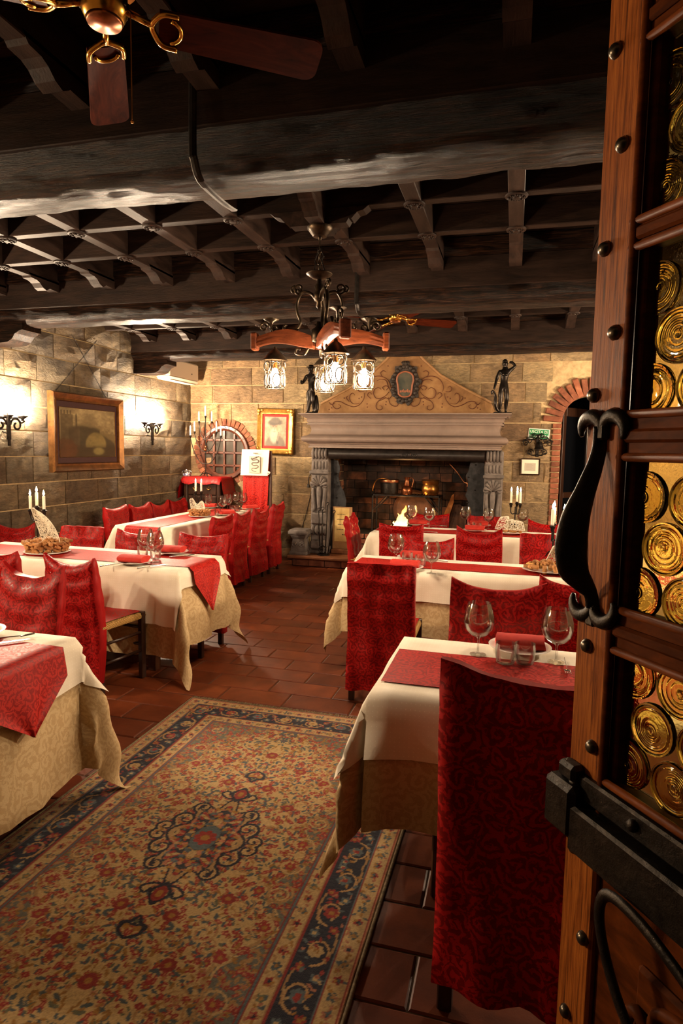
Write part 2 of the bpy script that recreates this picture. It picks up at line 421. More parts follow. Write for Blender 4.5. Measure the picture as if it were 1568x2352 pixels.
# glass: thin clear drinking glass
q = N('glass'); q.t.nodes.remove(q.b)
tr = q.n('ShaderNodeBsdfTransparent'); tr.inputs[0].default_value = (.97, .97, .96, 1)
gl = q.n('ShaderNodeBsdfGlossy'); gl.inputs['Roughness'].default_value = .03; gl.inputs[0].default_value = (1, 1, 1, 1)
lw = q.n('ShaderNodeLayerWeight'); lw.inputs[0].default_value = .35
fr = q.ramp(lw.outputs['Fresnel'], [(0, (.06, .06, .06)), (.6, (.2, .2, .2)), (1, (.7, .7, .7))])
mx = q.n('ShaderNodeMixShader'); q.l(fr, mx.inputs[0]); q.l(tr.outputs[0], mx.inputs[1]); q.l(gl.outputs[0], mx.inputs[2]); q.l(mx.outputs[0], q.out.inputs[0])
# amber bull's-eye glass of the door
q = N('amber_glass'); q.base(lin((252, 234, 158))); q.set(.03, 0, .5); q.b.inputs['Transmission Weight'].default_value = 1.0; q.b.inputs['IOR'].default_value = 1.42
q.bump(q.noise(q.coord('pos', (1, 1, 1), False), 40, 3, .6), .10, .006)
q = N('window_glass'); q.base(lin((52, 44, 35))); q.set(.5, 0, .2); q.bump(q.noise(q.coord('pos', (1, 1, 1), False), 70, 4, .6), .5, .004)
m_plain('dark_glass', lin((10, 11, 14)), .08, 0, .7)
# lights
m_emit('bulb_sconce', BULB_WARM, SCONCE_E); m_emit('bulb_lantern', BULB_WARM, LANTERN_E)
m_emit('flame', (1.0, .58, .22), CANDLE_E)
m_emit('blue_light', (.35, .6, 1.0), 1.2)
q = N('fire'); q.base((0, 0, 0)); v = q.coord('obj', (1, 1, 1), False); sz = q.n('ShaderNodeSeparateXYZ'); q.l(v, sz.inputs[0])
f = q.math('ADD', q.math('MULTIPLY', sz.outputs[2], 2.4), q.math('MULTIPLY', q.noise(v, 12, 3), .35))
q.l(q.ramp(f, [(.1, (1, .78, .36)), (.55, (1, .52, .12)), (1, (1, .24, .03))]), q.b.inputs['Emission Color']); q.b.inputs['Emission Strength'].default_value = FIRE_E
# vertex-colour materials (woven rug, painted pictures)
for nm, rg in (('rug', .95), ('painting', .45)):
    q = N(nm); a = q.n('ShaderNodeAttribute', attribute_name='Col'); q.base(a.outputs['Color']); q.set(rg, 0, .2 if nm == 'rug' else .4)
    if nm == 'rug': q.set(sheen=.15); q.bump(q.noise(q.coord('pos', (1, 1, 1), False), 420, 3, .6), .6, .004)

# ================================================================== THE SETTING
R0 = random.Random(7)
def proj(p):
    q = Vector(p)-CAM; d = q.dot(FWD)
    return CX+F_PX*q.dot(RGT)/d, CY-F_PX*q.dot(UPV)/d, d

# ---- floor: terracotta tiles in running bond
RUG = (-1.945, -.395, .92, 3.56)
floor = tag(B().box(XL-.3, XR+.3, -1.2, 9.9, -.1, -.006).build('floor', 'grout'), 'terracotta tiled floor', kind='structure')
TW, TD = .44, .215
def tile_bm(w, d, seed):
    r = random.Random(seed); b = .006
    rows = []
    for (ins, z) in ((0, -.012), (0, -.004), (b, 0)):
        rows.append([Vector((sx*(w/2-ins), sy*(d/2-ins), z+(r.uniform(-.0012, .0012) if z == 0 else 0))) for sx, sy in ((-1,-1),(1,-1),(1,1),(-1,1))])
    return B().grid(rows, True, cap1=True)
tile_mesh = []
for k in range(5):
    o = tile_bm(TW-.007, TD-.007, k).build('tile', 'terracotta', floor); tile_mesh.append(o.data); bpy.data.objects.remove(o)
cand, rest = [], []
row = 0; y = -.9
while y < YB+.2:
    x = XL + (TW/2 if row % 2 else 0) + R0.uniform(-.03, .03)
    while x < XR+.2:
        c = (x, y+TD/2)
        px, py, d = proj((c[0], c[1], 0))
        inside = -60 < px < 1330 and 1250 < py < 2420 and d > .5
        hid = (RUG[0]+.15 < c[0] < RUG[1]-.15 and RUG[2] < c[1] < RUG[3]-.1) or c[0] < -3.2 or c[1] > 8.3 or (c[0] > -.2 and c[1] > 2.0)
        (cand if inside and not hid else rest).append((d, c)); x += TW
    y += TD; row += 1
cand.sort(); rest += cand[300:]; cand = cand[:300]
for k, (d, c) in enumerate(cand):
    o = link('tile', tile_mesh[k % 5], floor); o.location = (c[0], c[1], R0.uniform(-.0015, .0005)); o.rotation_euler = (R0.uniform(-.003, .003), R0.uniform(-.002, .002), R0.uniform(-.006, .006)+(PI if k % 2 else 0))
b = B()
for d, c in rest:
    t = tile_bm(TW-.007, TD-.007, R0.randrange(99)); b.add([(p[0]+c[0], p[1]+c[1], p[2]) for p in t.v], t.f)
b.build('tile_field', 'terracotta', floor, kind='stuff', fixn=False)

# ---- stone walls
def stone_mesh(seed):
    r = random.Random(seed); rows = []; nx, nz_ = 5, 4
    for j in range(nz_):
        row = []
        for i in range(nx):
            u, w = i/(nx-1), j/(nz_-1); edge = min(u, 1-u, w, 1-w) < .01
            uu = u if u in (0, 1) else u+r.uniform(-.07, .07); ww = w if w in (0, 1) else w+r.uniform(-.08, .08)
            row.append(Vector((uu-.5, -(.30+r.uniform(0, .12) if edge else .55+r.uniform(0, .45)), ww-.5)))
        rows.append(row)
    bb = B().grid(rows)
    ring = [rows[0][i] for i in range(nx)]+[rows[j][nx-1] for j in range(1, nz_)]+[rows[nz_-1][i] for i in range(nx-2, -1, -1)]+[rows[j][0] for j in range(nz_-2, 0, -1)]
    bb.grid([ring, [Vector((p.x, .6, p.z)) for p in ring]], True)
    return bb
STONE = {}
for mt in ('stone_left', 'stone_back'):
    STONE[mt] = []
    for k in range(7):
        o = stone_mesh(k+3).build('stone', mt, None, smooth=False); STONE[mt].append(o.data); bpy.data.objects.remove(o)
def lay_stones(parent, mt, pos, s0, s1, rz, seed, skip=None, clip=None, relief=.024, courses=COURSES, wr=(.36, .72)):
    r = random.Random(seed); k = 0
    for ci in range(len(courses)-1):
        z0, z1 = courses[ci], courses[ci+1]; s = s0 - r.uniform(0, .3)
        while s < s1:
            w = r.uniform(*wr); a, c = max(s, s0), min(s+w, s1)
            if s1-c < .14: c = s1
            s = c if c < s1 else s1
            zz0, zz1 = z0, z1
            if clip:
                res = clip(a, c, z0, z1)
                if not res: continue
                a, c, zz0, zz1 = res
            if c-a < .05 or zz1-zz0 < .03: continue
            if skip and skip((a+c)/2, (zz0+zz1)/2): continue
            o = link('stone', STONE[mt][k % 7], parent); k += 1
            g = .013
            o.location = pos((a+c)/2, (zz0+zz1)/2); o.scale = (c-a-g, relief*r.uniform(.75, 1.25), zz1-zz0-g)
            o.rotation_euler = (0, 0, rz)
wl = tag(B().box(XL-.3, XL, .1, YB+.3, 0, 3.3).build('wall_left', 'mortar'), 'wall of grey-brown stone blocks with light mortar', kind='structure')
lay_stones(wl, 'stone_left', lambda s, z: (XL+.004, s, z), 2.6, YB-.012, PI/2, 11)
wr_ = tag(B().box(XR, XR+.3, .1, YB+.3, 0, 3.3).build('wall_right', 'stone_back'), 'stone side wall beyond the open door', kind='structure')
# back wall with the fireplace opening and the arched doorway
FX0, FX1, FZ = -2.46, -.40, 1.60         # firebox opening
AX0, AX1, AZ = .585, 1.285, 2.03         # arch opening and springing height
ACX, AR = (AX0+AX1)/2, (AX1-AX0)/2
wb = B()
wb.box(XL-.3, FX0, YB, YB+.28, 0, 3.3); wb.box(FX0, FX1, YB, YB+.28, FZ, 3.3); wb.box(FX1, AX0, YB, YB+.28, 0, 3.3); wb.box(AX1, XR+.3, YB, YB+.28, 0, 3.3)
poly = [(AX0, 3.3), (AX0, AZ)]+[(ACX-AR*math.cos(PI*i/16), AZ+AR*math.sin(PI*i/16)) for i in range(1, 16)]+[(AX1, AZ), (AX1, 3.3)]
for i in range(1, len(poly)-2):
    (xa, za), (xb, zb) = poly[i], poly[i+1]
    wb.prism([(xa, za), (xb, zb), (xb, 3.3), (xa, 3.3)], YB, YB+.28)
wall_back = tag(wb.build('wall_back', 'mortar'), 'wall of tan stone blocks behind the fireplace', kind='structure')
WCX, WCZ, WR = -4.261, 1.547, .415       # round window
def clip_back(a, c, z0, z1):
    if c > FX0-.25 and a < FX1+.2 and z0 < 2.0: 
        if a < FX0-.25-.12: c = FX0-.25
        elif c > FX1+.2+.12: a = FX1+.2
        else: return None
    bx = AX0-.115
    if z1 > AZ-.02 and z0 < AZ+.6: bx = AX0-.09-.17*min(1, max(0, 1-(z0-AZ)/.7)) if z0 > AZ-.15 else AX0-.115
    if z0 < AZ+AR+.18 and c > bx and a < AX1+.115:
        if a < bx-.06: c = min(c, bx)
        elif c > AX1+.2: a = max(a, AX1+.115)
        else: return None
    return a, c, z0, z1
def skip_back(x, z): return math.hypot(x-WCX, z-WCZ) < WR*1.02
lay_stones(wall_back, 'stone_back', lambda s, z: (s, YB-.004, z), XL+.012, XR, 0, 23, skip_back, clip_back, wr=(.38, .74))
# bricks of the doorway
bk = []
for k in range(3):
    o = B().cbox(-.5, .5, -.5, .5, -.5, .5, .06).build('brick', 'brick', None); bk.append(o.data); bpy.data.objects.remove(o)
def brick(parent, loc, sc, rot=(0, 0, 0), k=0):
    o = link('brick', bk[k % 3], parent); o.location = loc; o.scale = sc; o.rotation_euler = rot; return o
for side, xx in ((0, AX0), (1, AX1)):
    z = .0; k = 0
    while z < AZ-.03:
        h = .072; lg = .115 if k % 2 else .105
        brick(wall_back, (xx-.055 if side == 0 else xx+.055, YB+.03, z+h/2), (lg, .13, h-.010), (0, R0.uniform(-.01, .01), 0), k); z += h; k += 1
nv = 17
for i in range(nv):
    a = PI*(i+.5)/nv; lg = .24+R0.uniform(-.02, .02); r_ = AR+lg/2-.005
    brick(wall_back, (ACX-r_*math.cos(a), YB+.02, AZ+r_*math.sin(a)), (lg, .14, .072), (0, a, 0), i)
# bricks around the round window
nv = 40
for i in range(nv):
    a = 2*PI*i/nv
    lg = .105+R0.uniform(-.012, .02); r_ = WR+lg/2-.01
    brick(wall_back, (WCX+r_*math.cos(a), YB-.004, WCZ+r_*math.sin(a)), (lg, .05, .062), (0, -a, 0), i)
# dark room beyond the arch
room = B(); room.box(AX0-.5, AX1+.9, YB+1.6, YB+1.65, 0, 3.0); room.box(AX0-.55, AX0-.5, YB+.28, YB+1.65, 0, 3); room.box(AX1+.85, AX1+.9, YB+.28, YB+1.65, 0, 3); room.box(AX0-.55, AX1+.9, YB+.28, YB+1.65, 2.9, 3.0); room.box(AX0-.55, AX1+.9, YB+.28, YB+1.65, -.1, 0)
tag(room.build('wall_passage', 'black_void'), 'dark passage beyond the brick arch', kind='structure')
p = at_y(1325, 1003, YB+1.4); tag(B().cbox(p.x-.07, p.x+.06, p.y, p.y+.02, p.z-.05, p.z+.05).build('lit_window', 'blue_light'), 'small blue lit window in the dark passage', 'lit_window')  # glowing panel added as a small blue lit window
w3 = thing('door_2', 'dark glazed door leaf ajar inside the brick arch', 'door', (AX0+.05, YB+.34, 0), .9); w3['kind'] = 'structure'; del w3['category']
B().cbox(0, .07, 0, .045, 0, 2.25).cbox(.58, .65, 0, .045, 0, 2.25).cbox(.07, .58, 0, .045, 0, .2).cbox(.07, .58, 0, .045, 1.0, 1.08).cbox(.07, .58, 0, .045, 2.13, 2.25).build('frame', 'wood_chair', w3)
B().box(.06, .59, .018, .026, .2, 1.0).build('pane', 'dark_glass', w3); B().box(.06, .59, .018, .026, 1.08, 2.13).build('pane', 'dark_glass', w3)
# front wall round the doorway the camera looks through
wf = B(); wf.box(XL-.3, -.86, .1, .5, 0, 3.3); wf.box(.72, XR+.3, .1, .5, 0, 3.3); wf.box(-.86, .72, .1, .5, 2.5, 3.3)
tag(wf.build('wall_front', 'plaster'), 'wall around the entrance doorway', kind='structure')

# ---- ceiling: boards, joists, cross strips, rough beams
ceil = tag(B().box(XL-.3, XR+.3, .05, YB+.3, Z_BOARD+.02, Z_BOARD+.1).build('ceiling', 'soot'), 'dark coffered timber ceiling', kind='structure')
yb = .1; k = 0
while yb < YB:
    w = .26; B().cbox(XL, XR, yb, min(yb+w-.006, YB), Z_BOARD, Z_BOARD+.02, .004).build('board', 'wood_dark_x', ceil); yb += w
BEAMS = [(2.3, 2.62), (4.85, 5.17), (7.32, 7.64)]
def log_beam(y0, y1, z0, z1, seed):
    rows = []; n = 40; nx = 300
    for i in range(nx+1):
        x = XL-.02+(XR-XL+.04)*i/nx; row = []
        wob = .018*nz(x*.7, seed, 3)
        for k in range(n):
            a = 2*PI*k/n; ca, sa = math.cos(a), math.sin(a)
            q = (abs(ca)**3.2+abs(sa)**3.2)**(-1/3.2)
            yy, zz = (y1-y0)/2*ca*q, (z1-z0)/2*sa*q
            d = 1+.05*nz(x*2.2, a*1.3, seed)+.05*nz(x*7, a*4, seed+5)+.035*nz(x*9, a*11, seed+8)-.05*max(0, .25-abs(nz(x*1.6, a*7, seed+11)))
            row.append(Vector((x, (y0+y1)/2+yy*d, (z0+z1)/2+zz*d+wob)))
        rows.append(row)
    return B().grid(rows, True, cap0=True, cap1=True)
for i, (y0, y1) in enumerate(BEAMS):
    zb = (2.665, 2.70, 2.73)[i]
    log_beam(y0, y1, zb, 2.93, i*3+1).build('beam', 'wood_beam', ceil, smooth=True)
    # smooth fascia board standing on the beam, rough rail above it
    B().cbox(XL, XR, y0-.02, y0+.02, 2.83, 3.045, .004).build('fascia', 'wood_dark_x', ceil)
    B().cbox(XL, XR, y0-.04, y0+.02, 3.045, Z_BOARD, .01).build('rail', 'wood_beam', ceil)
    B().cbox(XL, XR, y1-.02, y1+.03, 2.86, Z_BOARD, .006).build('fascia', 'wood_dark_x', ceil)
JX = [-.046-.557*k for k in range(-5, 9)]
ROWS = {0: (1.12, 1.68), 1: (3.15, 3.69, 4.23), 2: (5.72, 6.27, 6.8), 3: (8.2,)}
bays = [(.5, 2.28), (2.65, 4.83), (5.2, 7.3), (7.67, YB)]
JH = .05
rosette = None
jmesh = {}
brk_prof = lambda F: [(F-.36, 3.03), (F-.33, 2.995), (F-.27, 2.99), (F-.235, 2.975), (F-.20, 2.945), (F-.16, 2.93), (F-.125, 2.95), (F-.12, 2.955), (F, 2.95), (F, 3.03)]
def ros_mesh():
    bb = B(); bb.lathe([(.062, .0), (.06, -.008), (.05, -.012), (.046, -.008), (.024, -.010), (.02, -.018), (0.0001, -.02)], n=16)
    for k in range(8):
        a = 2*PI*k/8; bb.ball((.036*math.cos(a), .036*math.sin(a), -.009), .011, 6, 4)
    return bb
rm = None
for bi, (ya, yc) in enumerate(bays):
    if bi == 3: continue
    for jx in JX:
        j = B().cbox(jx-.044, jx+.044, ya, yc, Z_JOIST, Z_BOARD, .004).build('joist', 'wood_dark_y', ceil)
        B().prism(brk_prof(yc), jx-.044, jx+.044, 'yz').build('bracket', 'wood_dark_y', j)
        if bi > 0:
            B().prism([(2*ya-(q-yc)-ya, z) if False else (ya+(yc-q), z) for q, z in brk_prof(yc)], jx-.044, jx+.044, 'yz').build('bracket', 'wood_dark_y', j)
        if jx > .9 and bi == 0: continue
        for yr in ROWS[bi]:
            if abs(jx+1.16) < .05 and bi == 1 and yr == 3.69: continue
            if rm is None:
                o = ros_mesh().build('rosette', 'wood_dark_y', j, smooth=True, auto=40); rm = o.data
            else: o = link('rosette', rm, j)
            o.location = (jx, yr, Z_JOIST-.001)
    for yr in ROWS[bi]:
        B().cbox(XL, XR, yr-.036, yr+.036, Z_JOIST+.004, Z_BOARD, .004).build('cross_strip', 'wood_dark_x', ceil)
# iron straps on the beams
for (bx, by, z0) in ((-1.22, 2.27, 2.655), (-1.215, 4.82, 2.69)):
    pts = [(bx, by, 3.0), (bx, by-.005, 2.75), (bx+.005, by-.004, z0+.05), (bx+.01, by+.04, z0-.012), (bx+.02, by+.2, z0-.03), (bx+.03, by+.30, z0-.03)]
    B().tube(smoothpts(pts, 4), .017, 8, flat=.3, up=(1, 0, 0)).build('strap', 'iron', ceil)
# carved wall corbels under the beams
for (yc, zt) in ((5.0, 2.72), (7.48, 2.74)):
    L_ = .5; prof = [(XL, zt+.05), (XL, zt-.17), (XL+.26, zt-.17), (XL+.33, zt-.165), (XL+.38, zt-.14), (XL+.42, zt-.09), (XL+.47, zt-.065), (XL+.5, zt-.06), (XL+.5, zt+.05)]
    B().prism(prof, yc-.12, yc+.12, 'xz').build('corbel', 'wood_beam', ceil)

# ---- round window
w1 = thing('window_1', 'round wooden window with lattice bars and obscured panes', 'window', (WCX, YB, WCZ)); w1['kind'] = 'structure'; del w1['category']
rows = []
for i in range(48):
    a = 2*PI*i/48
    rows.append([Vector((r*math.cos(a), y, r*math.sin(a))) for r, y in ((WR, .0), (WR, -.045), (WR*.97, -.06), (WR*.88, -.06), (WR*.86, -.05), (WR*.83, -.045), (WR*.80, -.03), (WR*.80, 0))])
rows.append(rows[0])
B().grid(rows).build('frame', 'wood_window', w1, smooth=True, auto=35)
ri = WR*.815
bars = [-.41*WR, 0, .41*WR]
for q in bars:
    hl = math.sqrt(ri*ri-q*q); B().cbox(q-.018, q+.018, -.042, -.008, -hl, hl, .006).build('bar', 'wood_window', w1)
    q2 = q*1.14; hl = math.sqrt(ri*ri-q2*q2); B().cbox(-hl, hl, -.04, -.008, q2-.018, q2+.018, .006).build('bar', 'wood_window', w1)
    for p2 in bars: B().ball((q, -.044, p2*1.14), .009, 8, 4).build('stud', 'iron', w1, smooth=True)
for i in range(14):
    a = 2*PI*(i+.3)/14; B().ball((WR*.925*math.cos(a), -.062, WR*.925*math.sin(a)), .008, 8, 4).build('stud', 'iron', w1, smooth=True)
def clip_poly(poly, n=40, r=ri):
    for i in range(n):
        a0, a1 = 2*PI*i/n, 2*PI*(i+1)/n; A = (r*math.cos(a0), r*math.sin(a0)); D = (math.cos(a1)-math.cos(a0), math.sin(a1)-math.sin(a0)); out = []
        side = lambda p: D[0]*(p[1]-A[1])-D[1]*(p[0]-A[0])
        for k in range(len(poly)):
            p, q = poly[k], poly[(k+1) % len(poly)]; sp, sq = side(p), side(q)
            if sp >= 0: out.append(p)
            if sp*sq < 0: t = sp/(sp-sq); out.append((p[0]+t*(q[0]-p[0]), p[1]+t*(q[1]-p[1])))
        poly = out
        if not poly: return None
    return poly
ex = [-ri, *bars, ri]; ez = [-ri, *[q*1.14 for q in bars], ri]
for i in range(4):
    for j in range(4):
        pl = clip_poly([(ex[i], ez[j]), (ex[i+1], ez[j]), (ex[i+1], ez[j+1]), (ex[i], ez[j+1])])
        if pl and len(pl) > 2: B().prism(pl, -.016, -.008).build('pane', 'window_glass', w1)

# ---- the open door in the foreground
DA = math.radians(35.4)
d1 = link('door_1', None); d1.location = (.134, 1.33, 0); d1.rotation_euler = (0, 0, DA-PI/2)   # local x runs from the free edge to the hinges, -y faces the room's left
tag(d1, 'open oak door with amber bull\'s-eye glass and iron fittings', kind='structure')
TH = .055; DW = .94
B().cbox(0, .09, 0, TH, .02, 2.72, .006).build('stile', 'wood_door', d1)
B().cbox(.85, DW, 0, TH, .02, 2.72, .006).build('stile', 'wood_door', d1)
B().cbox(.452, .508, 0, TH, 1.0, 2.68, .006).build('stile', 'wood_door', d1)
RAILS = [(2.33, 2.40), (1.985, 2.030), (1.615, 1.692), (1.255, 1.333), (.815, .995), (.02, .25), (2.62, 2.72)]
for (z0, z1) in RAILS:
    r_ = B().cbox(.09, .85, .002, TH-.004, z0, z1, .004).build('rail', 'wood_door_dark', d1)
    if z0 > .3:   # stepped moulding beads along the rail
        for zz, sg in ((z0, -1), (z1, 1)):
            B().tube([(.088, .001, zz+sg*.000), (.85, .001, zz)], .008, 10).build('bead', 'wood_door_dark', r_, smooth=True)
    B().cbox(.10, .85, -.006, .01, (z0+z1)/2-.012, (z0+z1)/2+.012, .005).build('fillet', 'wood_door_dark', r_)
for u in (.096, .446, .514, .844):
    B().tube([(u, .0, .9), (u, .0, 2.66)], .009, 8).build('bead', 'wood_door_dark', d1, smooth=True)
    B().cbox(u-.004 if u in (.096, .514) else u-.02, u+.02 if u in (.096, .514) else u+.004, .012, .05, .99, 2.64, .003).build('lining', 'wood_door_dark', d1)
B().cbox(.09, .85, .015, .04, .25, .82, .004).build('panel', 'wood_door_dark', d1)
B().cbox(.20, .74, .002, .02, .36, .70, .012).build('panel', 'wood_door_dark', d1)
B().tube(smoothpts([(.19, .0, .34), (.19, -.004, .56), (.215, -.006, .62), (.25, -.004, .60), (.27, -.002, .66), (.45, 0, .69), (.62, 0, .66), (.66, 0, .60), (.70, 0, .60), (.73, 0, .34)], 5), .012, 8).build('moulding', 'wood_door_dark', d1, smooth=True)
# panes with roundels
def roundel_mesh(seed):
    r = random.Random(seed); prof = [(.0475, .004), (.048, .0), (.047, -.006), (.044, -.0065), (.042, -.003)]
    rr = .040
    while rr > .007:
        prof += [(rr, -.0030-r.uniform(0, .0003)), (rr-.0022, -.0040-r.uniform(0, .0006))]; rr -= .0046
    prof += [(.006, -.003), (.005, -.0052), (.0025, -.006), (.00001, -.0062)]
    bb = B(); rows = []
    off = (r.uniform(-.004, .004), r.uniform(-.004, .004))
    for q, y in prof:
        k = 1-q/.048; rows.append([Vector((q*math.cos(2*PI*i/28)+off[0]*k, y, q*math.sin(2*PI*i/28)+off[1]*k)) for i in range(28)])
    bb.grid(rows, True, cap1=True); return bb.grid([rows[0], [Vector((p.x*.98, .004, p.z*.98)) for p in rows[0]]], True, cap1=True)
rmesh = []
for k in range(4):
    o = roundel_mesh(k).build('roundel', 'amber_glass', None, smooth=True, auto=50); rmesh.append(o.data); bpy.data.objects.remove(o)
for (z0, z1) in ((2.40, 2.62), (2.03, 2.33), (1.692, 1.985), (1.333, 1.615), (.995, 1.255)):
    for (u0, u1) in ((.11, .452), (.508, .84)):
        pn = B().box(u0, u1, .040, .043, z0, z1).build('pane', 'amber_glass', d1)
        k = 0; v = z0+.03+R0.uniform(0, .02); rw = 0
        while v < z1+.02:
            u = u0+.015+(.05 if rw % 2 else 0)
            while u < u1+.03:
                if u0+.0 < u < u1 and z0 < v < z1:
                    o = link('roundel', rmesh[R0.randrange(4)], pn); o.location = (u, .034, v); o.rotation_euler = (0, R0.uniform(0, 6), 0)
                u += .101
            v += .088; rw += 1
# studs
for (u, z) in ((.026, 2.35), (.056, 2.175), (.026, 2.002), (.063, 1.843), (.018, 1.732), (.037, 1.243), (.066, 1.048), (.033, .819), (.071, .648), (.034, .454), (.06, .28), (.03, 2.5)):
    bb = B(); rows = []
    for (r_, y) in ((.0145, .002), (.0145, -.003), (.0105, -.010), (.005, -.013)):
        rows.append([Vector((u+r_*math.cos(2*PI*i/10), y, z+r_*math.sin(2*PI*i/10))) for i in range(10)])
    bb.grid(rows, True, cap1=True).build('stud', 'stud_metal', d1, smooth=True)
# pull handle: broad bowed leaf between two crescent plates
hd = link('handle', None, d1)
cen = [(.050, -.010, 1.672), (.050, -.010, 1.635), (.050, -.018, 1.60), (.050, -.038, 1.55), (.050, -.057, 1.50), (.050, -.064, 1.45), (.050, -.056, 1.40), (.050, -.030, 1.37), (.052, -.014, 1.352), (.056, -.010, 1.325)]
wid = [.013, .013, .015, .019, .026, .030, .028, .020, .013, .012]
pts = smoothpts(cen, 4); ws = [float(np.interp(i/4, range(len(wid)), wid)) for i in range(len(pts))]
B().tube(pts, ws, 14, flat=.28, up=(-.55, -.83, 0)).build('grip', 'iron_door', hd, smooth=True)
for (z, sg) in ((1.676, 1), (1.318, -1)):
    for s_ in (-1, 1):
        c = (.052+s_*.028, z-sg*.012)
        pp = [Vector((c[0]+.027*math.cos(math.radians(a)), -.008, c[1]+sg*.027*math.sin(math.radians(a)))) for a in range(-35, 216, 14)]
        rr = [.004+.011*math.sin(PI*i/(len(pp)-1)) for i in range(len(pp))]
        B().tube(pp, rr, 8, flat=.9).build('plate', 'iron_door', hd, smooth=True)
    B().cbox(.040, .064, -.016, .002, z-.03, z+.012, .004).build('boss', 'iron_door', hd)
# box lock with keeper and curled latch
lk = link('lock', None, d1)
B().cbox(.005, .70, -.014, .004, .935, .985, .005).build('strap', 'iron_door', lk)
B().cbox(.05, .70, -.04, .004, .835, .930, .006).build('lock_case', 'iron_door', lk)
B().cbox(-.022, .065, -.045, .03, .855, .965, .012).build('keeper', 'iron_door', lk)
B().cbox(.0, .05, -.03, .004, .965, 1.0, .008).build('keeper', 'iron_door', lk)
B().tube(smoothpts([(.36, -.055, .80), (.26, -.056, .835), (.185, -.056, .835), (.165, -.056, .79), (.185, -.056, .72), (.24, -.056, .64), (.33, -.056, .585), (.42, -.056, .57)], 5), .011, 8, flat=.7).build('latch', 'iron_door', lk, smooth=True)
for u in (.04, .19, .34): B().ball((u, -.016, .962), .012, 8, 5).build('rivet', 'iron_door', lk, smooth=True)

# ================================================================== FIREPLACE
HZ = .15
fp = thing('fireplace', 'wide fireplace with grey moulded mantel and carved stone jambs', 'fireplace', (-1.45, YB, 0))
def fpb(bb, name, mat, parent=None, **kw):
    """geometry given in world coordinates, stored relative to the fireplace"""
    bb.v = [(p[0]+1.45, p[1]-YB, p[2]) for p in bb.v]
    return bb.build(name, mat, parent or fp, **kw)
MX0, MX1, MY = -2.69, -.23, 8.42
prof = [(0, 1.645), (.065, 1.645), (.065, 1.668), (.05, 1.672), (.055, 1.695), (.075, 1.70), (.085, 1.715)]
prof += [(.095+.055*math.sin(a), 1.765-.045*math.cos(a)) for a in [PI*i/8 for i in range(1, 8)]]
prof += [(.075, 1.815), (.05, 1.835), (.035, 1.88), (.04, 1.93), (.055, 1.958), (.085, 1.96), (.085, 1.978), (.07, 1.982), (.07, 1.992), (.085, 1.996), (.08, 2.03), (.095, 2.05), (.12, 2.056), (.12, 2.064), (.14, 2.068), (.165, 2.092), (.18, 2.096), (.18, 2.112), (0, 2.112)]
rows = [[Vector((MX0-o, YB, z)), Vector((MX0-o, MY-o, z)), Vector((MX1+o, MY-o, z)), Vector((MX1+o, YB, z))] for o, z in prof]
rows.append([Vector((MX0, YB, 2.112)), Vector((MX0, YB-.01, 2.112)), Vector((MX1, YB-.01, 2.112)), Vector((MX1, YB, 2.112))])
fpb(B().grid(rows).box(MX0, MX1, MY, YB, 1.646, 2.11), 'mantel', 'mantel_paint', smooth=True, auto=30)
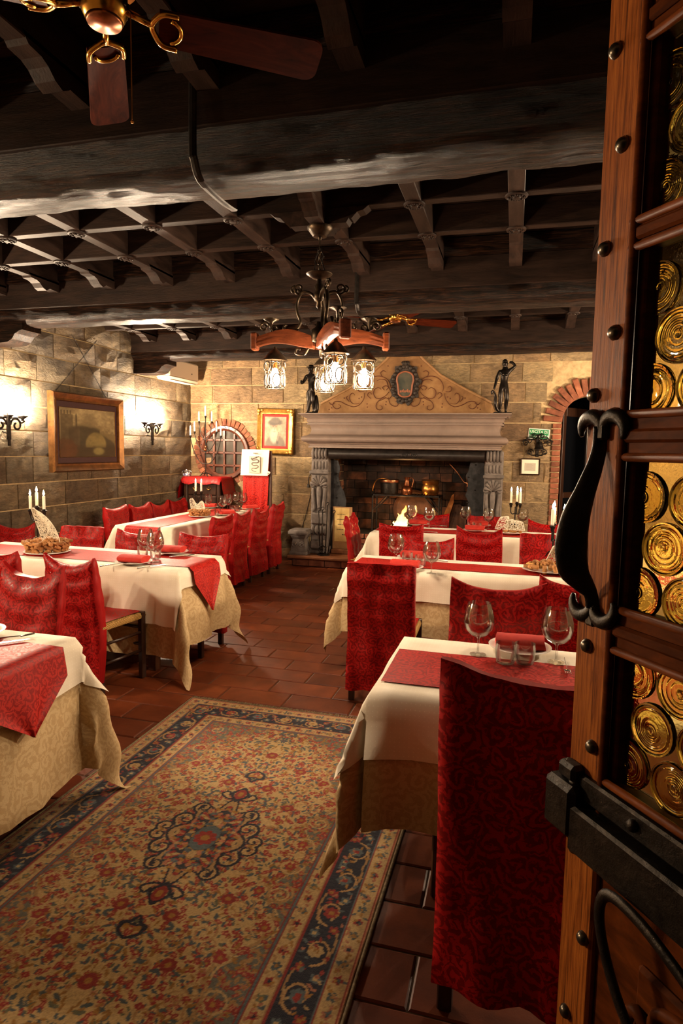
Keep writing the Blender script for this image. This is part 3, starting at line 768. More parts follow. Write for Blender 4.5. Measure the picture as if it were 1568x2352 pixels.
# black roll of the hood under the mantel, with a small iron scroll
hood = fpb(B().tube([(-2.47, MY+.03, 1.565), (-.37, MY+.03, 1.565)], .072, 20), 'hood', 'hood_black', smooth=True, auto=40)
fpb(B().tube(spiral((-1.28, 1.56), .012, .034, 0, 420, 20, d=MY-.045), .005, 6).tube(spiral((-1.42, 1.56), .012, .034, 180, -240, 20, d=MY-.045), .005, 6).tube(smoothpts([(-1.53, MY-.045, 1.55), (-1.47, MY-.047, 1.525), (-1.40, MY-.045, 1.53), (-1.35, MY-.04, 1.60), (-1.30, MY-.045, 1.53), (-1.23, MY-.047, 1.525), (-1.17, MY-.045, 1.55)], 5), .005, 6), 'iron_scroll', 'iron', hood, smooth=True)
def jamb(xc, w):
    j = link('jamb', None, fp); j.location = (xc+1.45, MY+.06-YB, HZ)
    h = w/2
    B().cbox(-h*.86, h*.86, .0, .36, .06, 1.485, .012).build('pier', 'jamb_stone', j)
    B().cbox(-h*1.0, h*1.0, -.05, .38, .0, .10, .015).cbox(-h*.8, h*.8, -.09, .05, .06, .20, .03).build('plinth', 'jamb_stone', j)
    for (z0, z1, nl, yy, bul, nm) in ((1.34, 1.49, 5, -.035, .05, 'capital_lobe'), (1.175, 1.325, 5, -.005, .035, 'neck_lobe'), (.27, .40, 4, -.03, .045, 'foot_lobe')):
        for k in range(nl):
            x = -h*.8+2*h*.8*(k+.5)/nl; r = h*.8/nl*1.02
            pts = [(x, yy+bul*(1-math.sin(PI*t/6)*.9)*1.0, z0+(z1-z0)*t/6) for t in range(7)]
            B().tube(pts, [r*(.7+.35*math.sin(PI*t/6)) for t in range(7)], 8).build(nm, 'jamb_stone', j, smooth=True)
    B().cbox(-h*.98, h*.98, -.05, .1, 1.125, 1.175, .012).build('abacus', 'jamb_stone', j)
    for k in range(7):                      # shell
        a = math.radians(20+140*k/6); L = .15
        pts = [(math.cos(a)*L*t*.8*h/.14, -.012-.035*math.sin(PI*t*.5), .955+math.sin(a)*L*t) for t in (.12, .4, .7, .95, 1.05)]
        B().tube(pts, [.008, .014, .02, .023, .012], 8).build('shell_rib', 'jamb_stone', j, smooth=True)
    for s in (-1, 1):
        B().tube(spiral((s*h*.68, .975), .035, .006, 90, 90+s*560, 26, d=-.03), .013, 8).build('scroll', 'jamb_stone', j, smooth=True)
        B().tube(smoothpts([(s*h*.62, -.02, .93), (s*h*.55, -.028, .80), (s*h*.45, -.022, .66), (s*h*.62, -.03, .60)], 4), [.022]*13, 8).build('strap', 'jamb_stone', j, smooth=True)
    B().tube(smoothpts([(0, -.012, .95), (0, -.03, .80), (0, -.016, .62)], 4), [.028, .034, .036, .034, .03, .028, .026, .022, .018], 8).build('drop', 'jamb_stone', j, smooth=True)
    B().cbox(-h*.8, h*.8, -.035, .02, .42, .58, .014).build('block', 'jamb_stone', j)
    return j
jamb(-2.625, .29); jamb(-.25, .27)
# hearth slab with a stepped brick front
fpb(B().cbox(-3.0, .12, 8.17, 9.35, .105, HZ, .012), 'hearth_slab', 'hearth_stone')
fpb(B().cbox(-2.94, .06, 8.23, 9.30, .0, .104, .008), 'hearth_base', 'brick_sooty')
fpb(B().cbox(-2.46, -.40, 8.52, 9.35, HZ, .215, .01), 'hearth_step', 'hearth_stone')
fpb(B().cbox(-2.44, -.42, 8.70, 9.36, .215, .43, .008), 'fire_platform', 'soot')
# the hearth's front face: brick courses (each brick a piece)
x = -2.93; k = 0
while x < .04:
    fpb_o = brick(fp, (x+.12+1.45, 8.225-YB, .055), (.225, .02, .09), k=k); x += .235; k += 1
rb = random.Random(5); k = 0
for (z, o) in ((.25, 0), (.325, .1), (.40, 0)):
    x = -2.42-o
    while x < -.46:
        w = .2; a, c = max(x, -2.43), min(x+w, -.43)
        if c-a > .05: brick(fp, ((a+c)/2+1.45, 8.695-YB, z), (c-a-.012, .03, .062), k=k); k += 1
        x += w+.004
# firebox: sooty brick back and sides
fb = fpb(B().box(FX0-.05, FX1+.05, 9.36, 9.46, 0, 2.0).box(FX0-.1, FX0, YB+.28, 9.46, 0, 2.0).box(FX1, FX1+.1, YB+.28, 9.46, 0, 2.0).box(FX0-.1, FX1+.1, YB+.1, 9.46, 1.95, 2.05), 'firebox', 'soot')
bs = []
for q in range(2):
    o = B().cbox(-.5, .5, -.5, .5, -.5, .5, .05).build('brick', 'brick_sooty', None); bs.append(o.data); bpy.data.objects.remove(o)
z = .43; r = 0; k = 0
while z < 1.9:
    h = rb.choice((.10, .13, .15)); x = FX0-(.1 if r % 2 else 0)
    while x < FX1:
        w = rb.uniform(.16, .34); a, c = max(x, FX0), min(x+w, FX1)
        if c-a > .04:
            o = link('firebrick', bs[k % 2], fb); o.location = ((a+c)/2+1.45, 9.355-YB, z+h/2); o.scale = (c-a-.008, .03, h-.008); k += 1
        x += w
    for xs in (FX0, FX1):
        y = YB+.0
        while y < 9.36:
            o = link('firebrick', bs[k % 2], fb); o.location = (xs+1.45, y+.13-YB, z+h/2); o.scale = (.03, .24, h-.008); k += 1; y += .25
    z += h; r += 1
# riveted iron cheeks with wavy edges inside the jambs
def cheek(pts, y, nm):
    o = fpb(B().prism(pts, y, y+.012), nm, 'iron_plate')
    return o
lx = lambda px, py: (at_y(px, py, 8.62).x, at_y(px, py, 8.62).z)
L1 = [lx(*p) for p in ((755, 1052), (776, 1058), (781, 1075), (777, 1095), (781, 1115), (790, 1130), (795, 1150), (793, 1168), (785, 1200), (785, 1262), (755, 1262))]
R1 = [lx(*p) for p in ((1112, 1050), (1080, 1062), (1076, 1080), (1069, 1094), (1075, 1105), (1073, 1125), (1068, 1138), (1074, 1150), (1073, 1175), (1080, 1262), (1112, 1262))]
for P_ in (L1, R1):
    c_ = cheek(P_, 8.62, 'iron_cheek')
    xm = sum(p[0] for p in P_)/len(P_)
    for k in range(6):
        z = .6+.17*k; o = B().ball((xm+1.45+(.05 if k % 2 else -.04), 8.615-YB, z), .011, 8, 4).build('rivet', 'iron', c_, smooth=True)
# round iron fireback
tag(B().lathe([(.30, 0), (.30, .03), (.27, .045), (.25, .03), (.0001, .035)], n=36, m=Matrix.Translation((-1.42, 9.335, .75)) @ Matrix.Rotation(PI/2, 4, 'X')).build('fireback', 'fireback', smooth=True, auto=30), 'round rusty iron fireback plate behind the flames', 'fireback')
# iron grill table over the fire
g0, g1 = at_y(858, 1133, 8.95), at_y(1013, 1133, 8.95); GZ = g0.z
gt = thing('grill_table', 'iron grill table with braced legs standing over the fire', 'grill', ((g0.x+g1.x)/2, 8.98, .43)); gw = (g1.x-g0.x)/2; gh = GZ-.43
B().cbox(-gw, gw, -.16, -.145, gh-.025, gh, .003).cbox(-gw, gw, .145, .16, gh-.025, gh, .003).cbox(-gw, -gw+.02, -.16, .16, gh-.025, gh, .003).cbox(gw-.02, gw, -.16, .16, gh-.025, gh, .003).build('frame', 'iron', gt)
for k in range(22):
    x = -gw+.03+(2*gw-.06)*k/21; B().cbox(x-.006, x+.006, -.15, .15, gh-.012, gh, .002).build('grill_bar', 'iron', gt)
for sx in (-1, 1):
    for sy in (-1, 1):
        x, y = sx*(gw-.012), sy*.15
        B().cbox(x-.011, x+.011, y-.011, y+.011, 0, gh-.02, .003).build('leg', 'iron', gt)
        B().tube([(x, y, gh-.24), (x-sx*.20, y, gh-.03)], .009, 6).build('brace', 'iron', gt)
# pots on the grill
def on_grill(px): return at_y(px, 1130, 8.98).x
pt = thing('cooking_pot', 'wide black iron cooking pot with a tilted bail handle', 'pot', (on_grill(894), 8.98, GZ))
B().lathe([(.105, .0), (.125, .01), (.13, .09), (.13, .15), (.137, .155), (.137, .205), (.13, .21), (.125, .205), (.125, .03), (.0001, .02)], n=28).build('body', 'iron_door', pt, smooth=True, auto=40)
B().lathe([(.1365, .165), (.139, .17), (.139, .2), (.1365, .205)], n=28).build('band', 'copper', pt, smooth=True)
B().tube(smoothpts([(.02, -.13, .2), (-.06, -.13, .225), (-.15, -.1, .21), (-.21, -.06, .15), (-.24, -.04, .06), (-.235, -.03, .03)], 5), .008, 8).build('handle', 'brass_old', pt, smooth=True)
pt = thing('copper_jug', 'slim copper jug with a curved handle', 'jug', (on_grill(934), 8.98, GZ))
B().lathe([(.07, 0), (.075, .01), (.082, .05), (.07, .10), (.045, .125), (.05, .13), (.035, .18), (.03, .21), (.042, .245), (.04, .245), (.028, .21), (.0001, .18)], n=24).build('body', 'copper', pt, smooth=True, auto=50)
B().tube(smoothpts([(.035, 0, .23), (.075, 0, .235), (.09, 0, .19), (.08, 0, .14), (.07, 0, .10)], 5), .007, 8).build('handle', 'copper', pt, smooth=True)
pt = thing('brass_cauldron', 'bellied brass cauldron with a banded neck', 'pot', (on_grill(988), 8.98, GZ))
B().lathe([(.09, 0), (.105, .012), (.122, .06), (.125, .10), (.105, .145), (.103, .15), (.118, .165), (.12, .20), (.128, .212), (.124, .215), (.11, .2), (.1, .15), (.0001, .05)], n=28).build('body', 'brass_old', pt, smooth=True, auto=45)
B().tube(arc((0, 0), .127, 0, 360, 28, 'xy', .209), .004, 6).build('rim', 'iron', pt)
# fire and logs
FX, FY, FZ_ = at_y(922, 1205, 8.98).x, 8.96, .43
for k, (dx, dy, a, r) in enumerate(((-.16, .03, .2, .035), (.10, .0, -.3, .04), (-.02, -.09, .05, .032), (.02, .08, 1.0, .03), (.15, -.06, .6, .026))):
    o = B().tube([(-.2, 0, 0), (-.1, .006, .004), (0, -.004, .002), (.1, .005, 0), (.2, 0, .0)], [r*.9, r, r*1.05, r, r*.85], 9).build('burning_log', 'charred')
    o.location = (FX+dx, FY+dy, FZ_+r*1.02+(.045 if k > 2 else 0)); o.rotation_euler = (0, -.05 if k > 2 else 0, a); tag(o, 'charred log burning under the grill table', 'log', 'logs burning on the platform')
fl = thing('fire', 'orange flames leaping from the burning logs', 'fire', (FX, FY, FZ_+.05))
for k, (dx, dy, h, r, ln) in enumerate(((0, 0, .36, .07, .05), (-.045, .03, .24, .045, -.01), (.045, -.02, .20, .045, .03), (-.11, -.03, .13, .032, .02), (.01, -.06, .16, .045, .02), (-.16, .0, .07, .025, 0))):
    rows = []; n = 10
    for i in range(10):
        t = i/9; rr = r*(math.sin(PI*min(1, t*1.15+.18))**.8 if t < .75 else (1-t)*2.2)
        rr = max(rr, .001)
        cx_, cy_2 = dx+ln*t*t+.018*math.sin(9*t+k), dy+.012*math.sin(7*t+2*k)
        rows.append([Vector((cx_+rr*math.cos(2*PI*q/n)*(1+.2*math.sin(3*q+k)), cy_2+rr*.6*math.sin(2*PI*q/n), h*t)) for q in range(n)])
    B().grid(rows, True, cap0=True, cap1=True).build('flame', 'fire', fl, smooth=True)
ld = bpy.data.lights.new('fire_glow', 'POINT'); ld.energy = 9; ld.color = (1, .5, .18); ld.shadow_soft_size = .08
lo = bpy.data.objects.new('fire_glow', ld); COL.objects.link(lo); lo.parent = fl; lo.location = (0, -.13, .22)
# wood plank, split logs, wire leaning in the firebox
p0, p1 = at_y(1010, 1225, 9.15), at_y(1040, 1133, 9.25)
tag(B().prism([(p0.x-.06, .43), (p0.x+.05, .43), (p1.x+.02, p1.z-.12), (p1.x+.018, p1.z), (p1.x-.012, p1.z-.03)], 9.19, 9.225).build('split_plank', 'log_wood'), 'split pale wood plank leaning against the firebox wall', 'plank')
p2_ = at_y(1045, 1190, 9.2)
tag(B().prism([(p2_.x-.16, .43), (p2_.x-.16, .72), (p2_.x-.10, .85), (p2_.x+.06, .86), (p2_.x+.14, .75), (p2_.x+.16, .43)], 9.27, 9.3).build('iron_shield', 'fireback'), 'dull iron plate leaning beside the split plank', 'plate')
for k in range(3):
    o = B().tube([(0, -.17, 0), (0, 0, .006), (0, .17, 0)], [.05, .055, .048], 10).build('firewood_log', 'log_wood'); o.location = (p2_.x-.12+.12*k, 8.98, .43+.053); tag(o, 'split log stacked to the right of the fire', 'log', 'spare firewood')
pa, pb_ = at_y(1032, 1065, 9.3), at_y(1073, 1110, 9.3)
tag(B().tube(smoothpts([(pa.x, 9.3, pa.z), ((pa.x+pb_.x)/2-.02, 9.29, (pa.z+pb_.z)/2+.02), (pb_.x-.05, 9.29, pb_.z+.02), (pb_.x, 9.28, pb_.z), (pb_.x, 9.28, pb_.z-.05)], 5), .007, 6).build('firebox_chain', 'copper'), 'thin copper wire hanging in the dark firebox', 'wire')
# notice board
nb = thing('notice_board', 'wooden board with a yellowed handwritten notice leaning in the hearth', 'notice', (at_y(786, 1220, 8.6).x, 8.585, .215), 0)
s0, s1 = at_y(765, 1163, 8.6), at_y(808, 1225, 8.6); hw = (s1.x-s0.x)/2; hh = s0.z-.215
B().cbox(-hw, hw, 0, .018, 0, hh, .003).build('board', 'wood_board', nb)
B().box(-hw*.8, hw*.72, -.003, 0, hh*.18, hh*.97).build('notice', 'parchment', nb)
rw_ = random.Random(3)
for k, (z, a, c) in enumerate(((.82, -.5, .3), (.70, -.55, .55), (.58, -.45, .5), (.46, -.55, .2), (.34, .0, .5))):
    x = a
    while x < c:
        w = rw_.uniform(.05, .12); B().box(hw*x, hw*min(x+w, c), -.005, -.003, hh*z-.004, hh*z+rw_.uniform(.003, .007)).build('ink_stroke', 'ink', nb); x += w+.05
# fire irons beside the left jamb
ft = thing('fire_irons', 'black wrought fire irons standing by the left jamb', 'fire irons', (at_y(745, 1250, 8.4).x, 8.36, HZ))
B().lathe([(.09, 0), (.09, .012), (.02, .03), (.0001, .03)], n=14).build('base', 'iron', ft)
for k, (dx, dy, h, lean) in enumerate(((-.05, 0, .62, -.03), (.02, .02, .70, .02), (.07, -.03, .60, .08), (-.01, -.04, .64, .0))):
    B().tube([(dx, dy, .02), (dx+lean*.5, dy, h*.5), (dx+lean, dy, h)], .008, 6).tube(spiral((dx+lean, h+.025), .025, .008, -90, 200, 12, d=dy), .006, 6).build('poker', 'iron', ft, smooth=True)
B().tube(arc((0, .09), .05, 0, 360, 14, 'xz', -.06), .009, 6).build('hook', 'iron', ft)
# stone capital used as a pedestal
pc = at_y(684, 1250, 8.5); pd = thing('stone_pedestal', 'weathered grey carved stone pedestal left of the fireplace', 'pedestal', (max(pc.x-.02, -2.86), 8.36, HZ)); pd.scale = (.9, .9, .72)
for (z0, z1, a, c) in ((.0, .06, .13, .13), (.06, .30, .12, .095), (.30, .40, .095, .13), (.40, .46, .15, .15), (.46, .49, .145, .13)):
    rows = [[Vector((sx*q, sy*q, z)) for sx, sy in ((-1,-1),(0,-1.05),(1,-1),(1.05,0),(1,1),(0,1.05),(-1,1),(-1.05,0))] for q, z in ((a, z0), ((a+c)/2+.004, (z0+z1)/2), (c, z1))]
    B().grid(rows, True, cap0=True, cap1=True).build('tier', 'jamb_stone', pd)
for s in (-1, 1): B().tube(spiral((s*.06, .2), .05, .012, 60, 60+s*520, 22, d=-.115), .013, 8).build('scroll', 'jamb_stone', pd, smooth=True)
# painted gable above the mantel
GY = YB-.05
def gp(px, py): q = at_y(px, py, GY-.02); return (q.x, q.z)
GA = thing('painted_gable', 'ochre gable panel painted with brown scrolls above the mantel', 'panel', (-1.45, GY, 2.112))
outl = [gp(730, 946), gp(737, 927), gp(800, 893), gp(850, 860), gp(887, 826), gp(905, 800), gp(950, 798), gp(973, 826), gp(1012, 862), gp(1062, 890), gp(1128, 925), gp(1140, 946)]
outl = [(x+1.45, z-2.112) for x, z in outl]; outl[0] = (outl[0][0], .0); outl[-1] = (outl[-1][0], .0)
B().prism(outl, -.02, .012).build('panel', 'gable_paint', GA)
for seg in (outl[1:6], outl[6:11]):
    B().tube([(x, -.02, z) for x, z in seg], .018, 8).build('edge', 'wood_board', GA, smooth=True)
CRX = 929
strokes = [[(105,660),(120,560),(160,450),(240,395),(340,390),(430,440),(470,530),(460,600)], [(190,580),(160,540),(200,520),(240,545),(215,580)], [(260,570),(300,545),(350,570),(365,630),(330,690),(260,690),(190,650),(150,600)],
 [(160,680),(140,760),(90,800),(40,800),(25,760),(60,735)], [(190,680),(260,700),(320,760),(330,820),(290,855),(250,840),(255,800),(290,800)], [(490,620),(500,700),(560,780),(640,810),(740,780),(820,740),(900,740),(930,790),(890,835),(840,830),(820,795),(850,780)],
 [(500,600),(560,600),(585,560),(560,525),(530,545)], [(560,760),(640,770),(690,720),(690,650),(650,620),(625,650)], [(190,330),(230,310),(265,340),(250,390)], [(125,600),(165,520),(190,450),(260,430),(320,450)], [(400,700),(450,650),(420,610),(390,640)], [(900,760),(950,780),(980,750)], [(700,740),(740,690),(720,660)], [(110,650),(150,700),(200,690),(280,730)]]
for mir in (1, -1):
    for st in strokes:
        pts = []
        for (a, c) in st:
            px = 940+a/6.03; px = px if mir == 1 else 2*CRX-px
            x, z = gp(px, 800+c/6.03); pts.append((x+1.45, -.021, z-2.112))
        ps = smoothpts(pts, 5); n_ = len(ps)
        B().tube(ps, [.006+.007*math.sin(PI*i/(n_-1)) for i in range(n_)], 6, flat=.45, up=(0, 1, 0)).build('scroll', 'gable_scroll', GA, smooth=True)
    for (a, c) in ((190,742),(195,780),(455,770),(450,815),(530,675),(565,695),(770,690),(945,825),(980,845),(165,245)):
        px = 940+a/6.03; px = px if mir == 1 else 2*CRX-px
        x, z = gp(px, 800+c/6.03); B().ball((x+1.45, -.02, z-2.112), .010, 8, 4, (1, .4, 1)).build('bead', 'gable_scroll', GA, smooth=True)
# crest
cx0, cz0 = gp(931, 882)
cr = thing('crest_cartouche', 'dark carved coat-of-arms cartouche with a coppery rim', 'crest', (cx0, GY-.022, cz0))
out = []
for i in range(64):
    a = 2*PI*i/64; R_ = .205*(1+.09*math.sin(9*a+.5)+.05*math.sin(17*a)); out.append((R_*math.cos(a)*1.0, R_*math.sin(a)*1.36))
B().prism(out, -.03, 0).build('frame', 'crest_wood', cr)
for i in range(22):
    a = 2*PI*i/22; B().ball((.172*math.cos(a), -.035, .235*math.sin(a)), .03, 8, 5, (1, .7, 1)).build('leaf', 'crest_wood', cr, smooth=True)
for k in range(5):
    a = math.radians(60+15*k); B().tube([(.05*math.cos(a), -.03, .24), (.10*math.cos(a), -.03, .24+.07*math.sin(a))], [.012, .018], 6).build('leaf', 'crest_wood', cr, smooth=True)
sh = smoothpts([(-.085, -.04, -.14), (-.10, -.04, -.02), (-.115, -.04, .06), (-.09, -.04, .13), (0, -.04, .165), (.09, -.04, .13), (.115, -.04, .06), (.10, -.04, -.02), (.085, -.04, -.14), (.04, -.04, -.175), (-.04, -.04, -.175), (-.085, -.04, -.14)], 4)
B().tube(sh[:-1], .012, 8, closed=True).build('rim', 'crest_rim', cr, smooth=True)
B().prism([(p.x, p.z) for p in sh[:-1]], -.04, -.02).build('shield', 'crest_field', cr)
for k in range(5): B().prism([(-.07+.03*k, -.12+.01*(k % 2)), (-.045+.03*k, -.12), (-.045+.03*k, -.09+.02*(k % 2)), (-.07+.03*k, -.09)], -.043, -.04).build('charge', 'crest_rim', cr)

# ---- statues on the mantel
def skin(name, pts, edges, mat, parent=None, sub=2):
    """pts: list of (x, y, z, r or (rx, ry)); grows one continuous body"""
    me = bpy.data.meshes.new(name); me.from_pydata([p[:3] for p in pts], edges, []); ob = bpy.data.objects.new(name, me); COL.objects.link(ob)
    md = ob.modifiers.new('s', 'SKIN'); md.use_smooth_shade = True; md.branch_smoothing = .6
    for i, p in enumerate(pts):
        r = p[3] if isinstance(p[3], tuple) else (p[3], p[3]); me.skin_vertices[0].data[i].radius = r
    me.skin_vertices[0].data[0].use_root = True
    ob.modifiers.new('u', 'SUBSURF').levels = sub
    dg = bpy.context.evaluated_depsgraph_get(); nm = bpy.data.meshes.new_from_object(ob.evaluated_get(dg)); bpy.data.objects.remove(ob)
    nm.materials.clear(); nm.materials.append(MAT[mat]); nm.polygons.foreach_set('use_smooth', [True]*len(nm.polygons))
    return link(name, nm, parent)
# woman with her arm raised behind her head, 0.68 m with base
q = at_y(1149, 945, 8.6)
st = thing('bronze_woman_statue', 'dark bronze statuette of a nude woman with one arm raised to her head', 'statue', (q.x+.03, 8.6, 2.112), .15)
B().cbox(-.13, .11, -.075, .075, 0, .028, .008).build('base', 'bronze_statue', st)
S = .66
P = [(.0, 0, .52, (.085, .062)), (.0, 0, .585, (.066, .05)), (.004, 0, .66, (.072, .054)), (.01, 0, .735, (.066, .046)), (.012, -.004, .80, .028), (.008, -.01, .835, .03), (.004, -.012, .885, (.052, .06)), (.004, -.012, .93, .04),
     (-.085, 0, .765, .032), (-.125, .0, .64, .027), (-.15, -.02, .53, .022), (-.165, -.03, .47, .02), (-.17, -.035, .435, .016),
     (.10, 0, .775, .032), (.185, .0, .85, .027), (.13, .01, .915, .022), (.075, .01, .915, .019),
     (-.045, 0, .47, (.056, .06)), (-.05, -.015, .37, .046), (-.05, -.015, .27, .034), (-.052, .0, .19, .036), (-.055, .008, .09, .02), (-.055, .0, .05, .02), (-.06, -.05, .045, .018),
     (.045, 0, .47, (.056, .06)), (.05, -.02, .37, .045), (.055, -.025, .27, .034), (.05, .01, .19, .035), (.05, .02, .09, .02), (.05, .015, .05, .02), (.055, -.035, .045, .018)]
E_ = [(0,1),(1,2),(2,3),(3,4),(4,5),(5,6),(6,7),(3,8),(8,9),(9,10),(10,11),(11,12),(3,13),(13,14),(14,15),(15,16),(0,17),(17,18),(18,19),(19,20),(20,21),(21,22),(22,23),(0,24),(24,25),(25,26),(26,27),(27,28),(28,29),(29,30)]
def scl(P, s, z0): return [(p[0]*s, p[1]*s, p[2]*s+z0, tuple(r*s*1.14 for r in p[3]) if isinstance(p[3], tuple) else p[3]*s*1.14) for p in P]
body = skin('body', scl(P, S*1.12, -.002), E_, 'bronze_statue', st)
for s in (-1, 1): B().ball((s*.022, -.034, .515), .021, 10, 6).build('bust', 'bronze_statue', body, smooth=True)
B().ball((.004, .022, .665), .034, 10, 6).ball((.003, .0, .68), .036, 10, 6).build('hair', 'bronze_statue', body, smooth=True)
B().ball((.003, -.047, .648), .006, 6, 4, (1, 1, 1.6)).ball((-.011, -.041, .657), .005, 6, 4).ball((.017, -.041, .657), .005, 6, 4).ball((.003, -.044, .633), .006, 6, 4, (1.6, 1, .6)).build('face', 'bronze_statue', body, smooth=True)
B().tube(smoothpts([(-.02, .0, .035), (-.07, -.01, .06), (-.10, -.02, .14), (-.105, -.02, .22), (-.12, -.025, .28), (-.145, -.03, .305), (-.155, -.03, .28), (-.15, -.03, .26)], 5), [.012+.012*math.sin(PI*min(1, i/20)) for i in range(36)], 8).build('serpent', 'bronze_statue', st, smooth=True)
q = at_y(714, 945, 8.6)
st = thing('bronze_man_statue', 'dark bronze statuette of a standing man at the mantel\'s left end', 'statue', (q.x, 8.6, 2.112), -.2)
B().lathe([(.085, 0), (.085, .02), (.075, .032), (.0001, .032)], n=20).build('base', 'bronze_statue', st)
P2 = [(.0, 0, .52, (.07, .055)), (.0, 0, .60, (.066, .05)), (.0, 0, .68, (.082, .058)), (.0, 0, .75, (.084, .05)), (.0, -.004, .81, .03), (-.006, -.012, .84, .034), (-.012, -.016, .89, (.056, .062)), (-.012, -.014, .935, .042),
      (-.11, 0, .765, .036), (-.145, -.03, .66, .03), (-.16, -.10, .60, .024), (-.14, -.16, .63, .022), (-.12, -.18, .65, .02),
      (.11, 0, .765, .036), (.14, .0, .65, .03), (.12, -.04, .55, .024), (.10, -.06, .49, .022), (.095, -.065, .46, .018)]+[tuple(p) for p in P[17:]]
body = skin('body', scl(P2, S*1.08, 0), E_, 'bronze_statue', st)
B().ball((-.008, .002, .655), .04, 10, 6, (1, 1, .8)).lathe([(.075, .655), (.075, .662), (.04, .668), (.035, .69), (.0001, .695)], n=16).build('hat', 'bronze_statue', body, smooth=True)
B().ball((-.009, -.053, .628), .006, 6, 4, (1, 1, 1.6)).ball((-.022, -.046, .636), .004, 6, 4).ball((.005, -.046, .636), .004, 6, 4).build('face', 'bronze_statue', body, smooth=True)
B().tube(smoothpts([(.06, .03, .03), (.075, .03, .12), (.07, .03, .22), (.06, .03, .27)], 4), [.03, .034, .036, .034, .032, .032, .03, .028, .026, .024, .022, .02, .016], 8).build('stump', 'bronze_statue', st, smooth=True)
# stray things round the fireplace: cable and plug on the wall, hot water pipe
c0 = [at_y(*p, YB-.03) for p in ((722, 1085), (712, 1090), (708, 1100), (708, 1112))]; c1 = [at_y(*p, YB-.03) for p in ((715, 1085), (718, 1110), (710, 1150), (700, 1190), (690, 1222))]
tag(B().tube(smoothpts(c0, 4), .005, 6).tube(smoothpts(c1, 4), .005, 6).cbox(c0[3].x-.015, c0[3].x+.015, YB-.05, YB-.02, c0[3].z-.05, c0[3].z).build('power_cable', 'plastic_dark'), 'thin dark cable and plug hanging beside the left jamb', 'cable')
pa, pb_ = at_y(1152, 1085, YB-.03), at_y(1153, 1215, YB-.03)
tag(B().tube([(pa.x, YB-.03, 0), (pa.x, YB-.03, pa.z)], .012, 10).build('copper_pipe', 'copper'), 'slim copper pipe running up beside the right jamb', 'pipe')

# ================================================================== WALL THINGS
def to_mesh_text(body, size, depth, mat, parent, align='CENTER', name='lettering'):
    cu = bpy.data.curves.new(name, 'FONT'); cu.body = body; cu.size = size; cu.extrude = depth; cu.align_x = align; cu.align_y = 'CENTER'
    ob = bpy.data.objects.new(name, cu); COL.objects.link(ob); dg = bpy.context.evaluated_depsgraph_get(); me = bpy.data.meshes.new_from_object(ob.evaluated_get(dg)); bpy.data.objects.remove(ob)
    me.materials.clear(); me.materials.append(MAT[mat]); o = link(name, me, parent); o.rotation_euler = (PI/2, 0, 0); return o
def frame_parts(parent, w, h, fw, dep, mat, steps=None):
    """mitred moulding, four members; picture plane faces local -y"""
    st_ = steps or [(0, 0), (0, -dep*.7), (.15, -dep), (.4, -dep*.82), (.7, -dep*.6), (.9, -dep*.62), (1, -dep*.3), (1, 0)]
    hw, hh = w/2, h/2
    for k, (ax, sgn) in enumerate((('x', 1), ('x', -1), ('z', 1), ('z', -1))):
        rows = []
        for t, y in st_:
            i = fw*t
            if ax == 'x': rows.append([Vector((-hw+i, y, sgn*(hh-i))), Vector((hw-i, y, sgn*(hh-i)))])
            else: rows.append([Vector((sgn*(hw-i), y, -hh+i)), Vector((sgn*(hw-i), y, hh-i))])
        B().grid(rows).build('frame_member', mat, parent, smooth=True, auto=30)
def colour_panel(name, w, h, nx, ny, fn, parent, y=0, mat='painting'):
    """flat painted panel: vertex colours from fn(U, V) -> (.., 3) linear"""
    U, V = np.meshgrid(np.linspace(0, 1, nx), np.linspace(0, 1, ny)); C_ = np.clip(fn(U, V), 0, 1)
    vs = np.stack([(U-.5)*w, np.full_like(U, y), (V-.5)*h], -1).reshape(-1, 3)
    ii = np.arange((nx-1)*(ny-1)); r_, c_ = ii//(nx-1), ii % (nx-1); a = r_*nx+c_
    fs = np.stack([a, a+1, a+nx+1, a+nx], 1)
    me = bpy.data.meshes.new(name); me.from_pydata(vs.tolist(), [], fs.tolist()); at = me.color_attributes.new('Col', 'FLOAT_COLOR', 'POINT')
    at.data.foreach_set('color', np.concatenate([C_.reshape(-1, 3), np.ones((nx*ny, 1))], 1).astype(np.float32).ravel())
    me.materials.append(MAT[mat]); return link(name, me, parent)
def L3(c): return np.array(lin(c))
def soft(d, k): return 1/(1+np.exp(np.clip(d/k, -40, 40)))
def blend(C_, m, c): return C_*(1-m[..., None])+L3(c)*m[..., None]
rngp = np.random.default_rng(4)
def vnoise(U, V, s, seed=0):
    r = np.random.default_rng(seed); g = r.random((int(s)+3, int(s)+3)); x, y = U*s, V*s; xi, yi = x.astype(int), y.astype(int); fx, fy = x-xi, y-yi; fx = fx*fx*(3-2*fx); fy = fy*fy*(3-2*fy)
    return (g[yi, xi]*(1-fx)+g[yi, xi+1]*fx)*(1-fy)+(g[yi+1, xi]*(1-fx)+g[yi+1, xi+1]*fx)*fy
